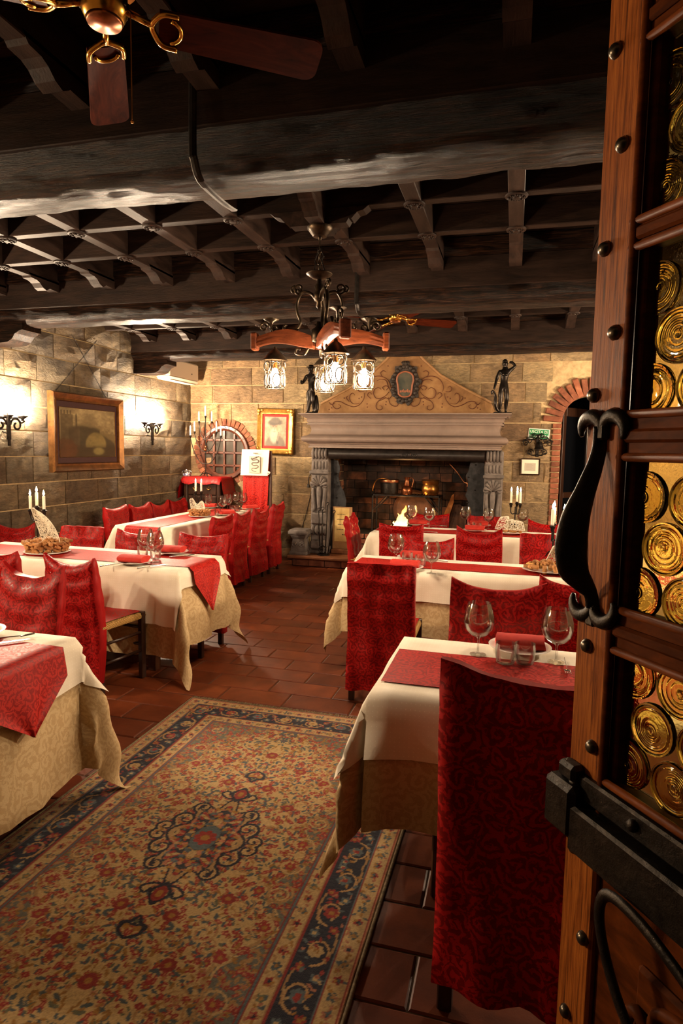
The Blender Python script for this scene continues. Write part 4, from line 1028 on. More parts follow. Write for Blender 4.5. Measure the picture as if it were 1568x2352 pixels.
def landscape(U, V):
    n1 = vnoise(U, V, 6, 1)*.5+vnoise(U, V, 17, 2)*.3+vnoise(U, V, 40, 3)*.2
    C_ = np.ones(U.shape+(3,))*L3((142, 128, 92)); C_ = blend(C_, soft(V-.62-.2*(n1-.5), .08), (110, 96, 62))
    C_ = blend(C_, np.clip((n1-.45)*2, 0, 1)*(V > .5), (168, 154, 112))
    hill = .66-.9*(U-.42)**2-.10*(U > .7)+.1*(n1-.5); C_ = blend(C_, soft(V-hill, .015)*(U > .15), (62, 56, 38))
    castle = ((U > .02) & (U < .34) & (V < .62+.25*(U < .22)+.08*((U*40).astype(int) % 2)*(U < .22))); C_ = blend(C_, castle*.75, (78, 66, 46))
    C_ = blend(C_, ((abs(U-.28) < .018) & (V < .92-abs(U-.28)*4))*.8, (70, 60, 42))
    br = np.hypot((U-.63)/.19, (V-.26)/.26); C_ = blend(C_, soft(br-1.0, .03)*(V > .2), (128, 116, 70))
    C_ = blend(C_, soft(V-.22-.1*(n1-.5), .02), (58, 46, 26)); C_ = blend(C_, soft(np.hypot((U-.68)/.1, (V-.12)/.08)-1, .1), (120, 112, 66))
    C_ = blend(C_, soft(np.hypot((U-.1)/.2, (V-.15)/.2)-1+.8*(n1-.5), .05)*.8, (84, 50, 24))
    return 1.15*C_*(.55+.8*n1)[..., None]
def portrait(U, V):
    n1 = vnoise(U, V, 7, 11)*.6+vnoise(U, V, 22, 12)*.4; C_ = np.ones(U.shape+(3,))*L3((186, 166, 132))*(.75+.5*n1)[..., None]
    C_ = blend(C_, soft(np.hypot((U-.5)/.48, (V+.02)/.42)-1, .04)*.85, (104, 84, 66))
    C_ = blend(C_, soft(np.hypot((U-.47)/.17, (V-.62)/.2)-1, .06), (196, 150, 112))
    C_ = blend(C_, soft(np.hypot((U-.44)/.19, (V-.36)/.25)-1+.4*(n1-.5), .08), (206, 190, 164))
    C_ = blend(C_, soft(np.hypot((U-.47)/.33, (V-.80)/.10)-1+.3*(n1-.5), .08), (92, 76, 60)); C_ = blend(C_, soft(np.hypot((U-.5)/.22, (V-.88)/.1)-1, .1), (110, 92, 74))
    for ex_ in (.40, .53): C_ = blend(C_, soft(np.hypot((U-ex_)/.035, (V-.66)/.018)-1, .2)*.8, (80, 58, 44))
    C_ = blend(C_, soft(np.hypot((U-.455)/.025, (V-.58)/.06)-1, .2)*.5, (166, 112, 84)); C_ = blend(C_, soft(np.hypot((U-.46)/.06, (V-.49)/.014)-1, .3)*.6, (120, 74, 60))
    C_ = blend(C_, (abs(U-.58-.25*(V-.2)) < .012)*((V > .12) & (V < .48))*.8, (84, 62, 48)); C_ = blend(C_, soft(np.hypot((U-.60)/.05, (V-.12)/.05)-1, .2)*.8, (70, 54, 46))
    return .68*C_*(.8+.4*n1)[..., None]
# big landscape on the left wall
a, c = at_x(110, 988, XL+.03), at_x(275, 1000, XL+.03); yc_, ww = (a.y+c.y)/2, c.y-a.y
zt, zb_ = at_x(190, 907, XL+.03).z, at_x(190, 1082, XL+.03).z; hh_ = zt-zb_
pc_ = thing('landscape_painting', 'large old landscape painting in a broad bronze-gilt frame', 'painting', (XL+.03, yc_, (zt+zb_)/2), PI/2)
frame_parts(pc_, ww, hh_, .10, .07, 'bronze_frame'); B().box(-ww/2+.09, ww/2-.09, -.024, -.004, -hh_/2+.09, hh_/2-.09).build('mount', 'mat_purple', pc_)
B().box(-ww/2+.05, ww/2-.05, -.003, .004, -hh_/2+.05, hh_/2-.05).build('backing', 'wood_chair', pc_)
frame_parts(pc_, ww-.28, hh_-.32, .010, .032, 'gold_frame'); colour_panel('canvas', ww-.29, hh_-.33, 120, 90, landscape, pc_, -.028)
# its crossed hanging chains
for k, (pa_, pb2) in enumerate((((243, 914), (165, 768)), ((128, 897), (222, 782)))):
    A, D_ = at_x(*pa_, XL+.035), at_x(*pb2, XL+.03)
    ln = (A-D_).length; n_ = 46; bb = B()
    pts = [A.lerp(D_, i/n_) for i in range(n_+1)]
    for i in range(n_):
        m_ = (pts[i]+pts[i+1])/2; d_ = (pts[i+1]-pts[i]).normalized(); s_ = Vector((1, 0, 0)) if i % 2 else d_.cross(Vector((1, 0, 0)))
        bb.tube([m_+d_*(.62*ln/n_*math.cos(t))+s_*(.006*math.sin(t)) for t in [2*PI*j/8 for j in range(8)]], .0022, 4, closed=True)
    tag(bb.build('hanging_chain', 'iron'), ('thin iron chain rising from the landscape painting\'s far corner' if k == 0 else 'thin iron chain rising from the landscape painting\'s near corner'), 'chain')
# portrait
a, c = at_y(592, 990, YB-.04), at_y(675, 990, YB-.04); zt, zb_ = at_y(632, 939, YB-.04).z, at_y(650, 1043, YB-.04).z; ww, hh_ = c.x-a.x, zt-zb_
pp_ = thing('portrait_painting', 'portrait of a bearded man in a gilt frame with red mount', 'painting', ((a.x+c.x)/2, YB-.036, (zt+zb_)/2)); pp_.rotation_euler = (0, .02, 0)
frame_parts(pp_, ww, hh_, .085, .05, 'gold_frame'); B().box(-ww/2+.07, ww/2-.07, -.02, .006, -hh_/2+.07, hh_/2-.07).build('mount', 'mat_red', pp_)
for sx in (-1, 1):
    for sz in (-1, 1):
        B().ball((sx*(ww/2-.03), -.045, sz*(hh_/2-.03)), .035, 10, 6, (1, .5, 1)).ball((sx*(ww/2-.075), -.045, sz*(hh_/2-.022)), .02, 8, 5, (1.6, .5, 1)).ball((sx*(ww/2-.022), -.045, sz*(hh_/2-.075)), .02, 8, 5, (1, .5, 1.6)).build('corner_ornament', 'gold_frame', pp_, smooth=True)
colour_panel('canvas', ww-.235, hh_-.235, 70, 86, portrait, pp_, -.023)
# wall sconces with glowing bulbs
def sconce_proto(label):
    s = thing('wall_sconce', label, 'sconce')
    B().cbox(-.022, .022, -.10, -.075, -.16, .10, .006).cbox(-.014, .014, -.098, -.078, -.22, -.15, .004).build('stem', 'iron', s)
    B().cbox(-.03, .03, -.012, .0, -.10, .06, .004).tube([(0, -.01, 0), (0, -.08, .0)], .012, 8).tube([(0, -.01, -.08), (0, -.08, -.10)], .008, 8).build('wall_plate', 'iron', s)
    for sg in (-1, 1):
        B().tube(spiral((sg*.10, -.015), .075, .018, 180 if sg > 0 else 0, (180-430) if sg > 0 else 430, 30, d=-.088), .008, 8, flat=1.4).tube(smoothpts([(sg*.03, -.088, .05), (sg*.10, -.088, .06), (sg*.165, -.088, .01), (sg*.21, -.088, .03)], 5), .008, 8).build('scroll', 'iron', s, smooth=True)
    for x in (-.185, 0, .185):
        B().lathe([(.012, .03), (.015, .05), (.05, .075), (.052, .08), (.02, .072), (.018, .095), (.0001, .095)], (x, -.088, 0), 16).build('drip_pan', 'iron', s, smooth=True)
        B().lathe([(.013, .095), (.016, .11), (.027, .145), (.026, .175), (.014, .21), (.0001, .235)], (x, -.088, 0), 12).build('bulb', 'bulb_sconce', s, smooth=True)
    B().tube([(-.19, -.088, .06), (.19, -.088, .06)], .007, 6).build('crossbar', 'iron', s)
    return s
sc_ = sconce_proto('black wrought-iron wall sconce between the landscape painting and the corner')
zS = at_x(348, 985, XL+.09).z
place(sc_, False, (XL, at_x(350, 985, XL+.09).y, zS), PI/2, 'black wrought-iron wall sconce between the landscape painting and the corner', 'wall sconces')
place(sc_, True, (XL, at_x(20, 972, XL+.09).y, at_x(20, 972, XL+.09).z), PI/2, 'black wrought-iron wall sconce on the nearer side of the landscape painting', 'wall sconces')
SC3 = place(sc_, True, (XL, 1.9, zS), PI/2, 'black wrought-iron wall sconce near the entrance wall', 'wall sconces')
SC4 = place(sc_, True, (XR, 7.3, zS), -PI/2, 'black wrought-iron wall sconce on the far part of the wall beyond the open door', 'wall sconces')
SC5 = place(sc_, True, (XR, 4.9, zS), -PI/2, 'black wrought-iron wall sconce on the nearer part of the wall beyond the open door', 'wall sconces')
# air conditioner
ac = thing('air_conditioner', 'cream wall air conditioner in the corner under the beam', 'air conditioner', (XL+.02, 8.3, 2.56), PI/2)
B().cbox(-.42, .42, -.21, 0, .035, .29, .02).build('case', 'plastic_cream', ac)
B().prism([(-.21, .035), (-.19, .0), (-.03, -.005), (-.0, .035)], -.41, .41, 'yz').build('underside', 'plastic_cream', ac)
B().cbox(-.36, .36, -.19, -.11, -.012, -.002, .003).build('louvre', 'plastic_cream', ac); B().cbox(.2, .22, -.214, -.208, .12, .14, .002).build('lamp', 'plastic_dark', ac)
# exit sign
q = at_y(1237, 997, YB-.03); es = thing('exit_sign', 'green emergency exit sign reading USCITA DI SICUREZZA', 'sign', (q.x, YB-.03, q.z)); es.rotation_euler = (0, .07, 0)
B().cbox(-.135, .135, 0, .006, -.07, .07, .004).build('plate', 'sign_white', es); B().box(-.125, .125, -.002, .001, -.06, .06).build('panel', 'sign_green', es)
o = to_mesh_text('USCITA DI', .05, .001, 'sign_white', es); o.location = (0, -.003, .028)
o = to_mesh_text('SICUREZZA', .05, .001, 'sign_white', es); o.location = (0, -.003, -.030)
# wrought iron bell
q = at_y(1234, 1022, YB-.05); bl = thing('door_bell', 'scrolled wrought-iron bell bracket below the exit sign', 'bell', (q.x, YB-.035, q.z))
B().cbox(-.02, .02, 0, .012, -.16, .14, .004).tube([(0, 0, .1), (0, -.10, .07)], .008, 6).build('bracket', 'iron', bl)
for sg in (-1, 1):
    for (cx_, cz_, r_, a0) in ((.10, .06, .055, 180), (.15, .02, .045, 180), (.09, -.10, .045, 180), (.05, .12, .035, 180)):
        B().tube(spiral((sg*cx_, cz_), r_, .01, a0 if sg > 0 else 0, a0-500 if sg > 0 else 500, 24, d=-.02), .007, 6).build('scroll', 'iron', bl, smooth=True)
    B().tube(smoothpts([(0, -.02, .10), (sg*.06, -.02, .07), (sg*.13, -.02, .08), (sg*.2, -.02, .04)], 4), .007, 6).build('scroll', 'iron', bl, smooth=True)
    B().tube(smoothpts([(0, -.02, -.12), (sg*.05, -.02, -.14), (sg*.12, -.02, -.10)], 4), .006, 6).build('scroll', 'iron', bl, smooth=True)
B().lathe([(.012, .05), (.035, .035), (.045, -.01), (.062, -.05), (.075, -.06), (.07, -.062), (.05, -.04), (.0001, .02)], (.02, -.11, 0), 18).build('bell', 'iron', bl, smooth=True)
# small framed note
q = at_y(1217, 1072, YB-.02); fn = thing('framed_note', 'small framed drawing with a wide cream mount under the bell', 'picture', (q.x, YB-.028, q.z))
frame_parts(fn, .25, .225, .018, .022, 'wood_chair'); B().box(-.115, .115, -.010, .004, -.10, .10).build('mount', 'paper', fn); B().box(-.07, .07, -.012, -.010, -.055, .05).build('drawing', 'paper_grey', fn)
for k in range(5): B().box(-.05, .02+.02*(k % 2), -.013, -.012, -.035+.016*k, -.033+.016*k).build('ink_line', 'mantel_paint', fn)

# ================================================================== CORNER: sideboard, candelabrum, draped stand
q0, q1 = at_y(420, 1095, 8.42), at_y(506, 1095, 8.42); sbz = q0.z; sw = (q1.x-q0.x)/2; sbx = max((q0.x+q1.x)/2, XL+sw+.06)
sb = thing('sideboard', 'dark carved wooden sideboard in the corner', 'sideboard', (sbx, 8.62, 0))
B().cbox(-sw+.03, sw-.03, -.17, .20, .10, sbz-.035, .008).build('body', 'wood_chair', sb); B().cbox(-sw, sw, -.20, .21, sbz-.035, sbz, .008).build('top', 'wood_chair', sb)
B().cbox(-sw, sw, -.2, .2, 0, .10, .01).build('plinth', 'wood_chair', sb)
for sx in (-1, 1):
    d_ = B().cbox(min(sx*.01, sx*(sw-.08)), max(sx*.01, sx*(sw-.08)), -.185, -.165, .14, sbz-.28, .008).build('door', 'wood_chair', sb); B().ball((sx*.05, -.19, .6), .014, 8, 5).build('knob', 'iron', d_, smooth=True)
    d_ = B().cbox(min(sx*.01, sx*(sw-.08)), max(sx*.01, sx*(sw-.08)), -.187, -.165, sbz-.26, sbz-.06, .008).build('drawer', 'wood_chair', sb)
    B().tube(arc((sx*(sw-.08)/2, sbz-.15), .03, 180, 360, 10, 'xz', -.195), .005, 6).ball((sx*(sw-.08)/2, -.19, sbz-.145), .013, 8, 4).build('pull', 'brass_old', d_, smooth=True)
    B().cbox(sx*(sw-.035)-.03, sx*(sw-.035)+.03, -.20, -.17, .10, sbz-.035, .012).build('pilaster', 'wood_chair', sb)
# red cloth lying over its top, hanging at the ends
rows, uvs = [], []
for i in range(25):
    s = -1+2*i/24; row, ur = [], []
    L_ = sw+.30; x_ = s*L_
    for j in range(13):
        t = j/12; y_ = -.23+.40*t
        over = max(0, abs(x_)-(sw+.012)); px_ = math.copysign(min(abs(x_), sw+.012)+over*.25, x_); z_ = sbz+.004-over*.92*(1+.25*(1-t))
        if t < .06 and over == 0: z_ -= .10+.012*math.sin(s*14); y_ = -.235
        elif j == 1: y_ = -.215; 
        row.append(Vector((px_+sbx, 8.62+y_+.01*math.sin(over*30+t*6), z_))); ur.append((x_+1, t*.42+.3))
    rows.append(row); uvs.append(ur)
tag(B().grid(rows, uvs=uvs).build('sideboard_cloth', 'red_damask', smooth=True), 'red damask cloth draped over the corner sideboard', 'cloth')
# seven-light candelabrum
q = at_y(443, 1095, 8.62); cb = thing('candelabrum', 'tall black seven-branch candelabrum with unlit white candles on the sideboard', 'candelabrum', (max(q.x, XL+.40), 8.60, sbz+.006))
H_ = .86
B().tube([(0, 0, .03), (0, 0, H_)], .008, 8).build('stem', 'iron', cb)
for k in range(4):
    a = PI/4+PI/2*k; B().tube(smoothpts([(0, 0, .06), (.05*math.cos(a), .05*math.sin(a), .04), (.09*math.cos(a), .09*math.sin(a), .006)], 4), .007, 6).build('foot', 'iron', cb)
def candle_on(parent, x, y, z, h, r=.012, lit=False, tip=True):
    B().lathe([(.008, -.03), (.011, -.012), (.02, -.004), (.02, .0), (.014, .003), (.014, .012), (.0001, .012)], (x, y, z), 12).build('socket', 'iron', parent, smooth=True)
    c_ = B().lathe([(r, .004), (r, h*.8), (r*.75, h*.92), (.002, h)] if not lit else [(r, .004), (r, h-.004), (r*.8, h), (.0001, h-.002)], (x, y, z), 12).build('candle', 'wax', parent, smooth=True, auto=40)
    if lit:
        B().tube([(x, y, z+h-.003), (x, y, z+h+.008)], .0012, 5).build('wick', 'ink', c_)
        B().lathe([(.001, h+.003), (.0075, h+.012), (.009, h+.020), (.0055, h+.034), (.0004, h+.052)], (x, y, z), 10, sy=.9).build('flame', 'flame', c_, smooth=True)
candle_on(cb, 0, 0, H_+.03, .16)
for (w_, zb2, zt2) in ((.105, .55, .78), (.18, .37, .63), (.25, .19, .57)):
    for sg in (-1, 1):
        B().tube(smoothpts([(0, 0, zb2), (sg*w_*.35, 0, zb2+.02), (sg*w_*.75, 0, zb2+(zt2-zb2)*.45), (sg*w_, 0, zt2)], 6), .007, 8).build('branch', 'iron', cb, smooth=True); candle_on(cb, sg*w_, 0, zt2+.03, .16)
B().ball((0, -.01, .40), .025, 8, 6).ball((.01, -.015, .44), .018, 8, 6).build('ornament', 'copper', cb, smooth=True)
# small silver crown-like ornament
q = at_y(428, 1093, 8.5); so = thing('porcelain_trinket', 'small white and blue trinket with a lacy silver top on the sideboard', 'ornament', (max(q.x, XL+.14), 8.50, sbz+.006))
B().lathe([(.05, 0), (.055, .02), (.05, .045), (.0001, .045)], n=18).build('box', 'porcelain_blue', so, smooth=True)
for k in range(8):
    a = 2*PI*k/8; B().tube(arc((.045, .055), .03, -60, 240, 8, 'xz', 0), .004, 5).build('loop', 'silver', so).rotation_euler = (0, 0, a)
B().ball((0, 0, .085), .024, 8, 6).build('finial', 'silver', so, smooth=True)
# draped stand with a white cloth bearing a serpent emblem
q0, q1 = at_y(557, 1033, 8.42), at_y(619, 1033, 8.42); xw = (q1.x-q0.x)/2; xc_ = (q0.x+q1.x)/2; zt = q0.z
ds = thing('draped_stand', 'tall wooden stand draped in red damask beside the round window', 'stand', (xc_, 8.44, 0))
B().cbox(-xw+.03, xw+.015, .012, .05, .30, zt-.01, .006).build('board', 'wood_window', ds)
for sx in (-1, 1): B().cbox(sx*(xw-.05)-.018, sx*(xw-.05)+.018, .05, .09, 0, zt-.2, .005).build('leg', 'wood_window', ds)
B().tube([(0, .09, zt-.3), (0, .36, .01)], .016, 8).build('strut', 'wood_window', ds); B().lathe([(.008, 0), (.012, .02), (.004, .04), (.0001, .045)], (0, .03, zt-.01), 10).build('finial', 'brass_old', ds)
rows, uvs = [], []
for j in range(22):
    t = j/21; z_ = zt-.004-(zt-.30)*t; wd_ = xw*(1-.16*t)
    rows.append([Vector((-wd_+2*wd_*i/20-.02*t, -.006-.02*t-.012*math.sin(i*.9+1)*t*1.3, z_)) for i in range(21)]); uvs.append([(i/20*.4+.1, z_) for i in range(21)])
B().grid(rows, uvs=uvs).build('drape', 'red_damask_fine', ds, smooth=True)
ec = thing('emblem_cloth', 'white cloth printed with a coiled serpent hung over the red stand', 'cloth', (xc_, 8.40, zt-.385))
rows = []
for j in range(14):
    t = j/13; rows.append([Vector((-xw-.004+(2*xw+.008)*i/12-.02*t, .006+.006*math.sin(i*.8+t*2)-.012*t, .39-.37*t)) for i in range(13)])
rows.insert(0, [Vector((p.x, .06, .39)) for p in rows[0]])
B().grid(rows, uvs=[[(i*.03, j*.03) for i in range(13)] for j in range(15)]).build('cloth', 'white_cloth', ec, smooth=True)
B().box(-.09, .075, -.016, -.014, .06, .30).build('print', 'paper_grey', ec)
sp_ = smoothpts([(.03, -.02, .285), (-.01, -.02, .27), (-.045, -.02, .255), (-.03, -.02, .24), (.03, -.02, .25), (.055, -.02, .225), (.03, -.02, .205), (-.03, -.02, .205), (-.05, -.02, .185), (-.02, -.02, .165), (.03, -.02, .17), (.045, -.02, .145), (.01, -.02, .125), (-.04, -.02, .125), (-.05, -.02, .10), (-.02, -.02, .085), (.02, -.02, .08)], 5)
B().tube(sp_, [.009-.006*i/len(sp_) for i in range(len(sp_))], 6, flat=.4).build('serpent', 'jamb_stone', ec, smooth=True)
B().tube(smoothpts([(-.045, -.021, .275), (-.06, -.021, .262), (-.05, -.021, .25)], 4), .004, 5).tube([(.03, -.021, .285), (.055, -.021, .295), (.06, -.021, .28)], .003, 5).build('serpent_head', 'jamb_stone', ec)
for k in range(7): B().box(-.03+.01*k, -.024+.01*k, -.016, -.014, .33+.003*(k % 2), .345).build('caption_stroke', 'ink', ec)
B().tube(spiral((xw-.005, .06), .025, .01, 0, 500, 20, d=-.01), .007, 6).build('tie', 'lace', ec, smooth=True)

# ================================================================== TABLES AND CLOTHS
def cloth(x0, x1, y0, y1, z, ov, beta=.10, rip=.014, seed=0, step=.036, name='tablecloth', mat='white_cloth', k_fold=.33, off=.006):
    """a rectangular cloth lying on a table and hanging over its four sides; ov = left, right, near, far"""
    def axis(a, b, oa, ob):
        pts = [a-oa+oa*i/max(2, round(oa/step)) for i in range(max(2, round(oa/step)))] if oa > 0 else []
        n = max(4, round((b-a)/(step*2.2))); pts += [a+(b-a)*i/n for i in range(n+1)]
        if ob > 0: m_ = max(2, round(ob/step)); pts += [b+ob*i/m_ for i in range(1, m_+1)]
        return pts
    xs, ys = axis(x0, x1, ov[0], ov[1]), axis(y0, y1, ov[2], ov[3]); rows, uvs = [], []
    for v in ys:
        row, ur = [], []
        for u in xs:
            du = max(0, x0-u, u-x1); dv = max(0, y0-v, v-y1); sx = -1 if u < x0 else 1; sy = -1 if v < y0 else 1
            px, py = min(max(u, x0), x1), min(max(v, y0), y1); d = math.hypot(du, dv)
            if d == 0:
                row.append(Vector((px, py, z+.0015*nz(u, v, seed, 5)))); 
            else:
                a = math.atan2(dv, du); c2 = math.sin(2*a)
                s = (v if du > 0 and dv == 0 else u) + a*.3
                be = beta + k_fold*c2**1.5*(.75+.25*math.sin(seed+sx*2+sy))
                ec = min(abs(px-x0), abs(px-x1)) if dv > 0 and du == 0 else (min(abs(py-y0), abs(py-y1)) if du > 0 and dv == 0 else 0)
                pk = 1+1.3*math.exp(-(ec/.22)**2)
                fold = rip*pk*(math.sin(s*15+seed*1.7+2.5*nz(s*2, seed, 1))+.5*math.sin(s*31+seed))*min(1, d/.3) + rip*1.2*nz(s*4, d*2, seed)*min(1, d/.2)
                fold += .03*math.sin(8*a+seed)*c2*min(1, d/.3)
                hor = off+d*math.sin(be)+fold*(1-.3*c2); drop = d*math.cos(be)
                row.append(Vector((px+sx*hor*math.cos(a), py+sy*hor*math.sin(a), max(z-.004-drop, .012))))
            ur.append((u, v))
        rows.append(row); uvs.append(ur)
    return B().grid(rows, uvs=uvs).build(name, mat, smooth=True)
def runner(x0, x1, yc, w, z, hang, tip, ends, seed=0):
    """narrow runner along x with pointed ends hanging over the table end(s)"""
    us = []
    if 'l' in ends: us += [x0-hang+hang*i/12 for i in range(12)]
    us += [x0+(x1-x0)*i/40 for i in range(41)]
    if 'r' in ends: us += [x1+hang*i/12 for i in range(1, 13)]
    rows, uvs = [], []
    for u in us:
        d = max(0, x0-u, u-x1); sx = -1 if u < x0 else 1; px = min(max(u, x0), x1)
        f = 1.0 if d <= hang-tip else max(.012, 1-(d-(hang-tip))/tip); row, ur = [], []
        for j in range(13):
            s = -1+2*j/12; y = yc+s*w/2*f
            o = 0 if d == 0 else .032+.15*d+.007*math.sin(s*5+seed)*min(1, d/.15)
            row.append(Vector((px+sx*o, y, z+.0025*nz(u*6, s*3, seed)+.001 if d == 0 else z-.003-d))); ur.append((u, y))
        rows.append(row); uvs.append(ur)
    return B().grid(rows, uvs=uvs).build('table_runner', 'red_runner', smooth=True)
def table(x0, x1, y0, y1, label):
    cx_, cy2 = (x0+x1)/2, (y0+y1)/2; t = thing('dining_table', label, 'table', (cx_, cy2, 0)); hx, hy = (x1-x0)/2, (y1-y0)/2
    B().cbox(-hx+.004, hx-.004, -hy+.004, hy-.004, T-.04, T-.006, .006).build('table_top', 'wood_table', t)
    B().cbox(-hx+.08, hx-.08, -hy+.06, -hy+.085, T-.12, T-.04).cbox(-hx+.08, hx-.08, hy-.085, hy-.06, T-.12, T-.04).cbox(-hx+.07, -hx+.095, -hy+.06, hy-.06, T-.12, T-.04).cbox(hx-.095, hx-.07, -hy+.06, hy-.06, T-.12, T-.04).build('apron', 'wood_table', t)
    for sx in (-1, 1):
        for sy in (-1, 1):
            X, Y = sx*(hx-.26), sy*(hy-.11); B().cbox(X-.034, X+.034, Y-.034, Y+.034, 0, T-.04, .005).build('leg', 'wood_table', t)
        B().cbox(sx*(hx-.26)-.015, sx*(hx-.26)+.015, -hy+.12, hy-.12, .10, .15).build('stretcher', 'wood_table', t)
    B().cbox(-hx+.26, hx-.26, -.02, .02, .10, .15).build('stretcher', 'wood_table', t)
    return t
TABS = {  # x0, x1, y0, y1, white overhang (l, r, near, far), beige overhang, description
 'LF': (-3.95, -1.86, 1.62, 2.345, (.2, .20, .22, .20), (.6, .60, .60, .56), 'the table at the rug\'s left edge'),
 'LM': (-4.3, -2.215, 3.86, 4.535, (.2, .13, .38, .13), (.5, .55, .60, .54), 'the table with the cork bowl and three lit candles'),
 'RF': (-.455, 1.75, 2.09, 2.825, (.20, .2, .20, .17), (.46, .46, .45, .24), 'the table beside the open door'),
 'RM': (-1.15, 1.4, 4.39, 4.985, (.17, .2, .20, .17), (.44, .44, .45, .24), 'the middle table behind the one at the door'),
 'RB': (-1.42, 1.5, 6.38, 7.08, (.30, .3, .30, .2), (.24, .24, .24, .14), 'the table in front of the fireplace'),
 'LB': (-4.16, -3.47, 5.94, 8.1, (.24, .24, .40, .2), (.23, .23, .42, .3), 'the long table along the stone wall')}
for k, (x0, x1, y0, y1, ow, ob, ds_) in TABS.items():
    table(x0, x1, y0, y1, 'brown wooden dining table under white cloth, '+ds_.replace('the ', '', 1))
    sd = sum(map(ord, k))
    tag(cloth(x0, x1, y0, y1, T-.003, ob, .085, .014, sd, mat='beige_damask', name='under_cloth'), 'beige damask undercloth hanging from '+ds_, 'tablecloth', 'beige undercloths')
    tag(cloth(x0, x1, y0, y1, T+.001, ow, .115, .014, sd, mat='white_cloth', off=.018), 'white dotted top cloth on '+ds_, 'tablecloth', 'white tablecloths')
    if k != 'LB':
        yc_ = (y0+y1)/2; en = {'LF': 'r', 'LM': 'r', 'RF': 'l', 'RM': 'l', 'RB': 'l'}[k]
        hg, tp, wd_ = {'LF': (.29, .17, .46), 'LM': (.35, .24, .40), 'RF': (.0, .0, .40), 'RM': (.0, .0, .30), 'RB': (.0, .0, .34)}[k]
        if hg == 0: rr = runner(x0+.012, x1-.01, yc_-(.03 if k == 'RF' else 0), wd_, T+.004, .1, .1, '', sd)
        else: rr = runner(x0-.01, x1+.012, yc_, wd_, T+.004, hg, tp, en, sd)
        tag(rr, 'red damask runner along '+ds_, 'runner', 'red table runners')
rr = runner(0, 2.14, 0, .40, T+.004, .2, .06, 'l', 9)
rr.location = (-3.815, 5.928, 0); rr.rotation_euler = (0, 0, PI/2); tag(rr, 'red damask runner along the long table along the stone wall', 'runner', 'red table runners')

# ================================================================== CHAIRS
def cover_mesh(w, h, sag, seed, hem=.09, asym=0, crease=1.0):
    nx, nr = 19, 26; hw = w/2; rr_ = random.Random(seed); ph = rr_.uniform(0, 6)
    def pt(i, t, back):
        s = -1+2*i/(nx-1); shp = max(0, 1-abs(s-asym*.3*(1-s*s))**2.4)**.85
        zt = h-sag*shp-.012*abs(s)**6+.006*nz(s*3, seed, 2)
        hm = hem+.012*nz(s*2, seed, 7); z = hm+t*(zt-hm)
        lean = -.07*max(0, (z-.45))/.5 - .03*max(0, (.45-z))/.45
        d = .036*(1-.55*max(0, t-.93)/.07); y = lean+(-d if back else d)
        dep = (h-z)-sag*1.5*shp*math.exp(-(h-z)*2.5)
        am = crease*math.exp(-max(0, h-z-.02)*3.0)*(.35+.65*shp)
        sw = .022*am*math.sin(dep*52+ph)*(.6+.8*nz(s*1.5, seed, 9)**2+.4)+.032*am*nz(s*2.2, dep*6, seed+3)
        sw += crease*(.024*nz(s*1.6+seed, z*2.5, 1)+.018*math.sin(s*6+ph+z*3)*max(0, .75-z)+.022*nz((s*1.2+z*2.2)*2.2+seed, (z-s*.8)*1.2, 5))
        y += sw*(-1 if back else .8)*(1 if t < .99 else .3)
        wf = hw*(1+.03*max(0, .5-z)+.012*nz(z*5, seed, 4)*crease)
        x = s*wf
        if abs(s) > .96: y = lean+(y-lean)*.72
        return Vector((x, y, z)), (s*hw+seed*.37, z+seed*.51+(0 if back else 1.3))
    rows, uvs = [], []
    for r in range(nr):
        t = r/(nr-1); a = [pt(i, t, True) for i in range(nx)]; b_ = [pt(i, t, False) for i in range(nx-1, -1, -1)]
        rows.append([p for p, _ in a+b_]); uvs.append([u for _, u in a+b_])
    bb = B().grid(rows, True, uvs=uvs); o = (nr-1)*2*nx; n2 = 2*nx
    for i in range(nx-1): bb.f.append((o+i, o+i+1, o+n2-2-i, o+n2-1-i))
    return bb
CH_W, CH_D = .43, .39
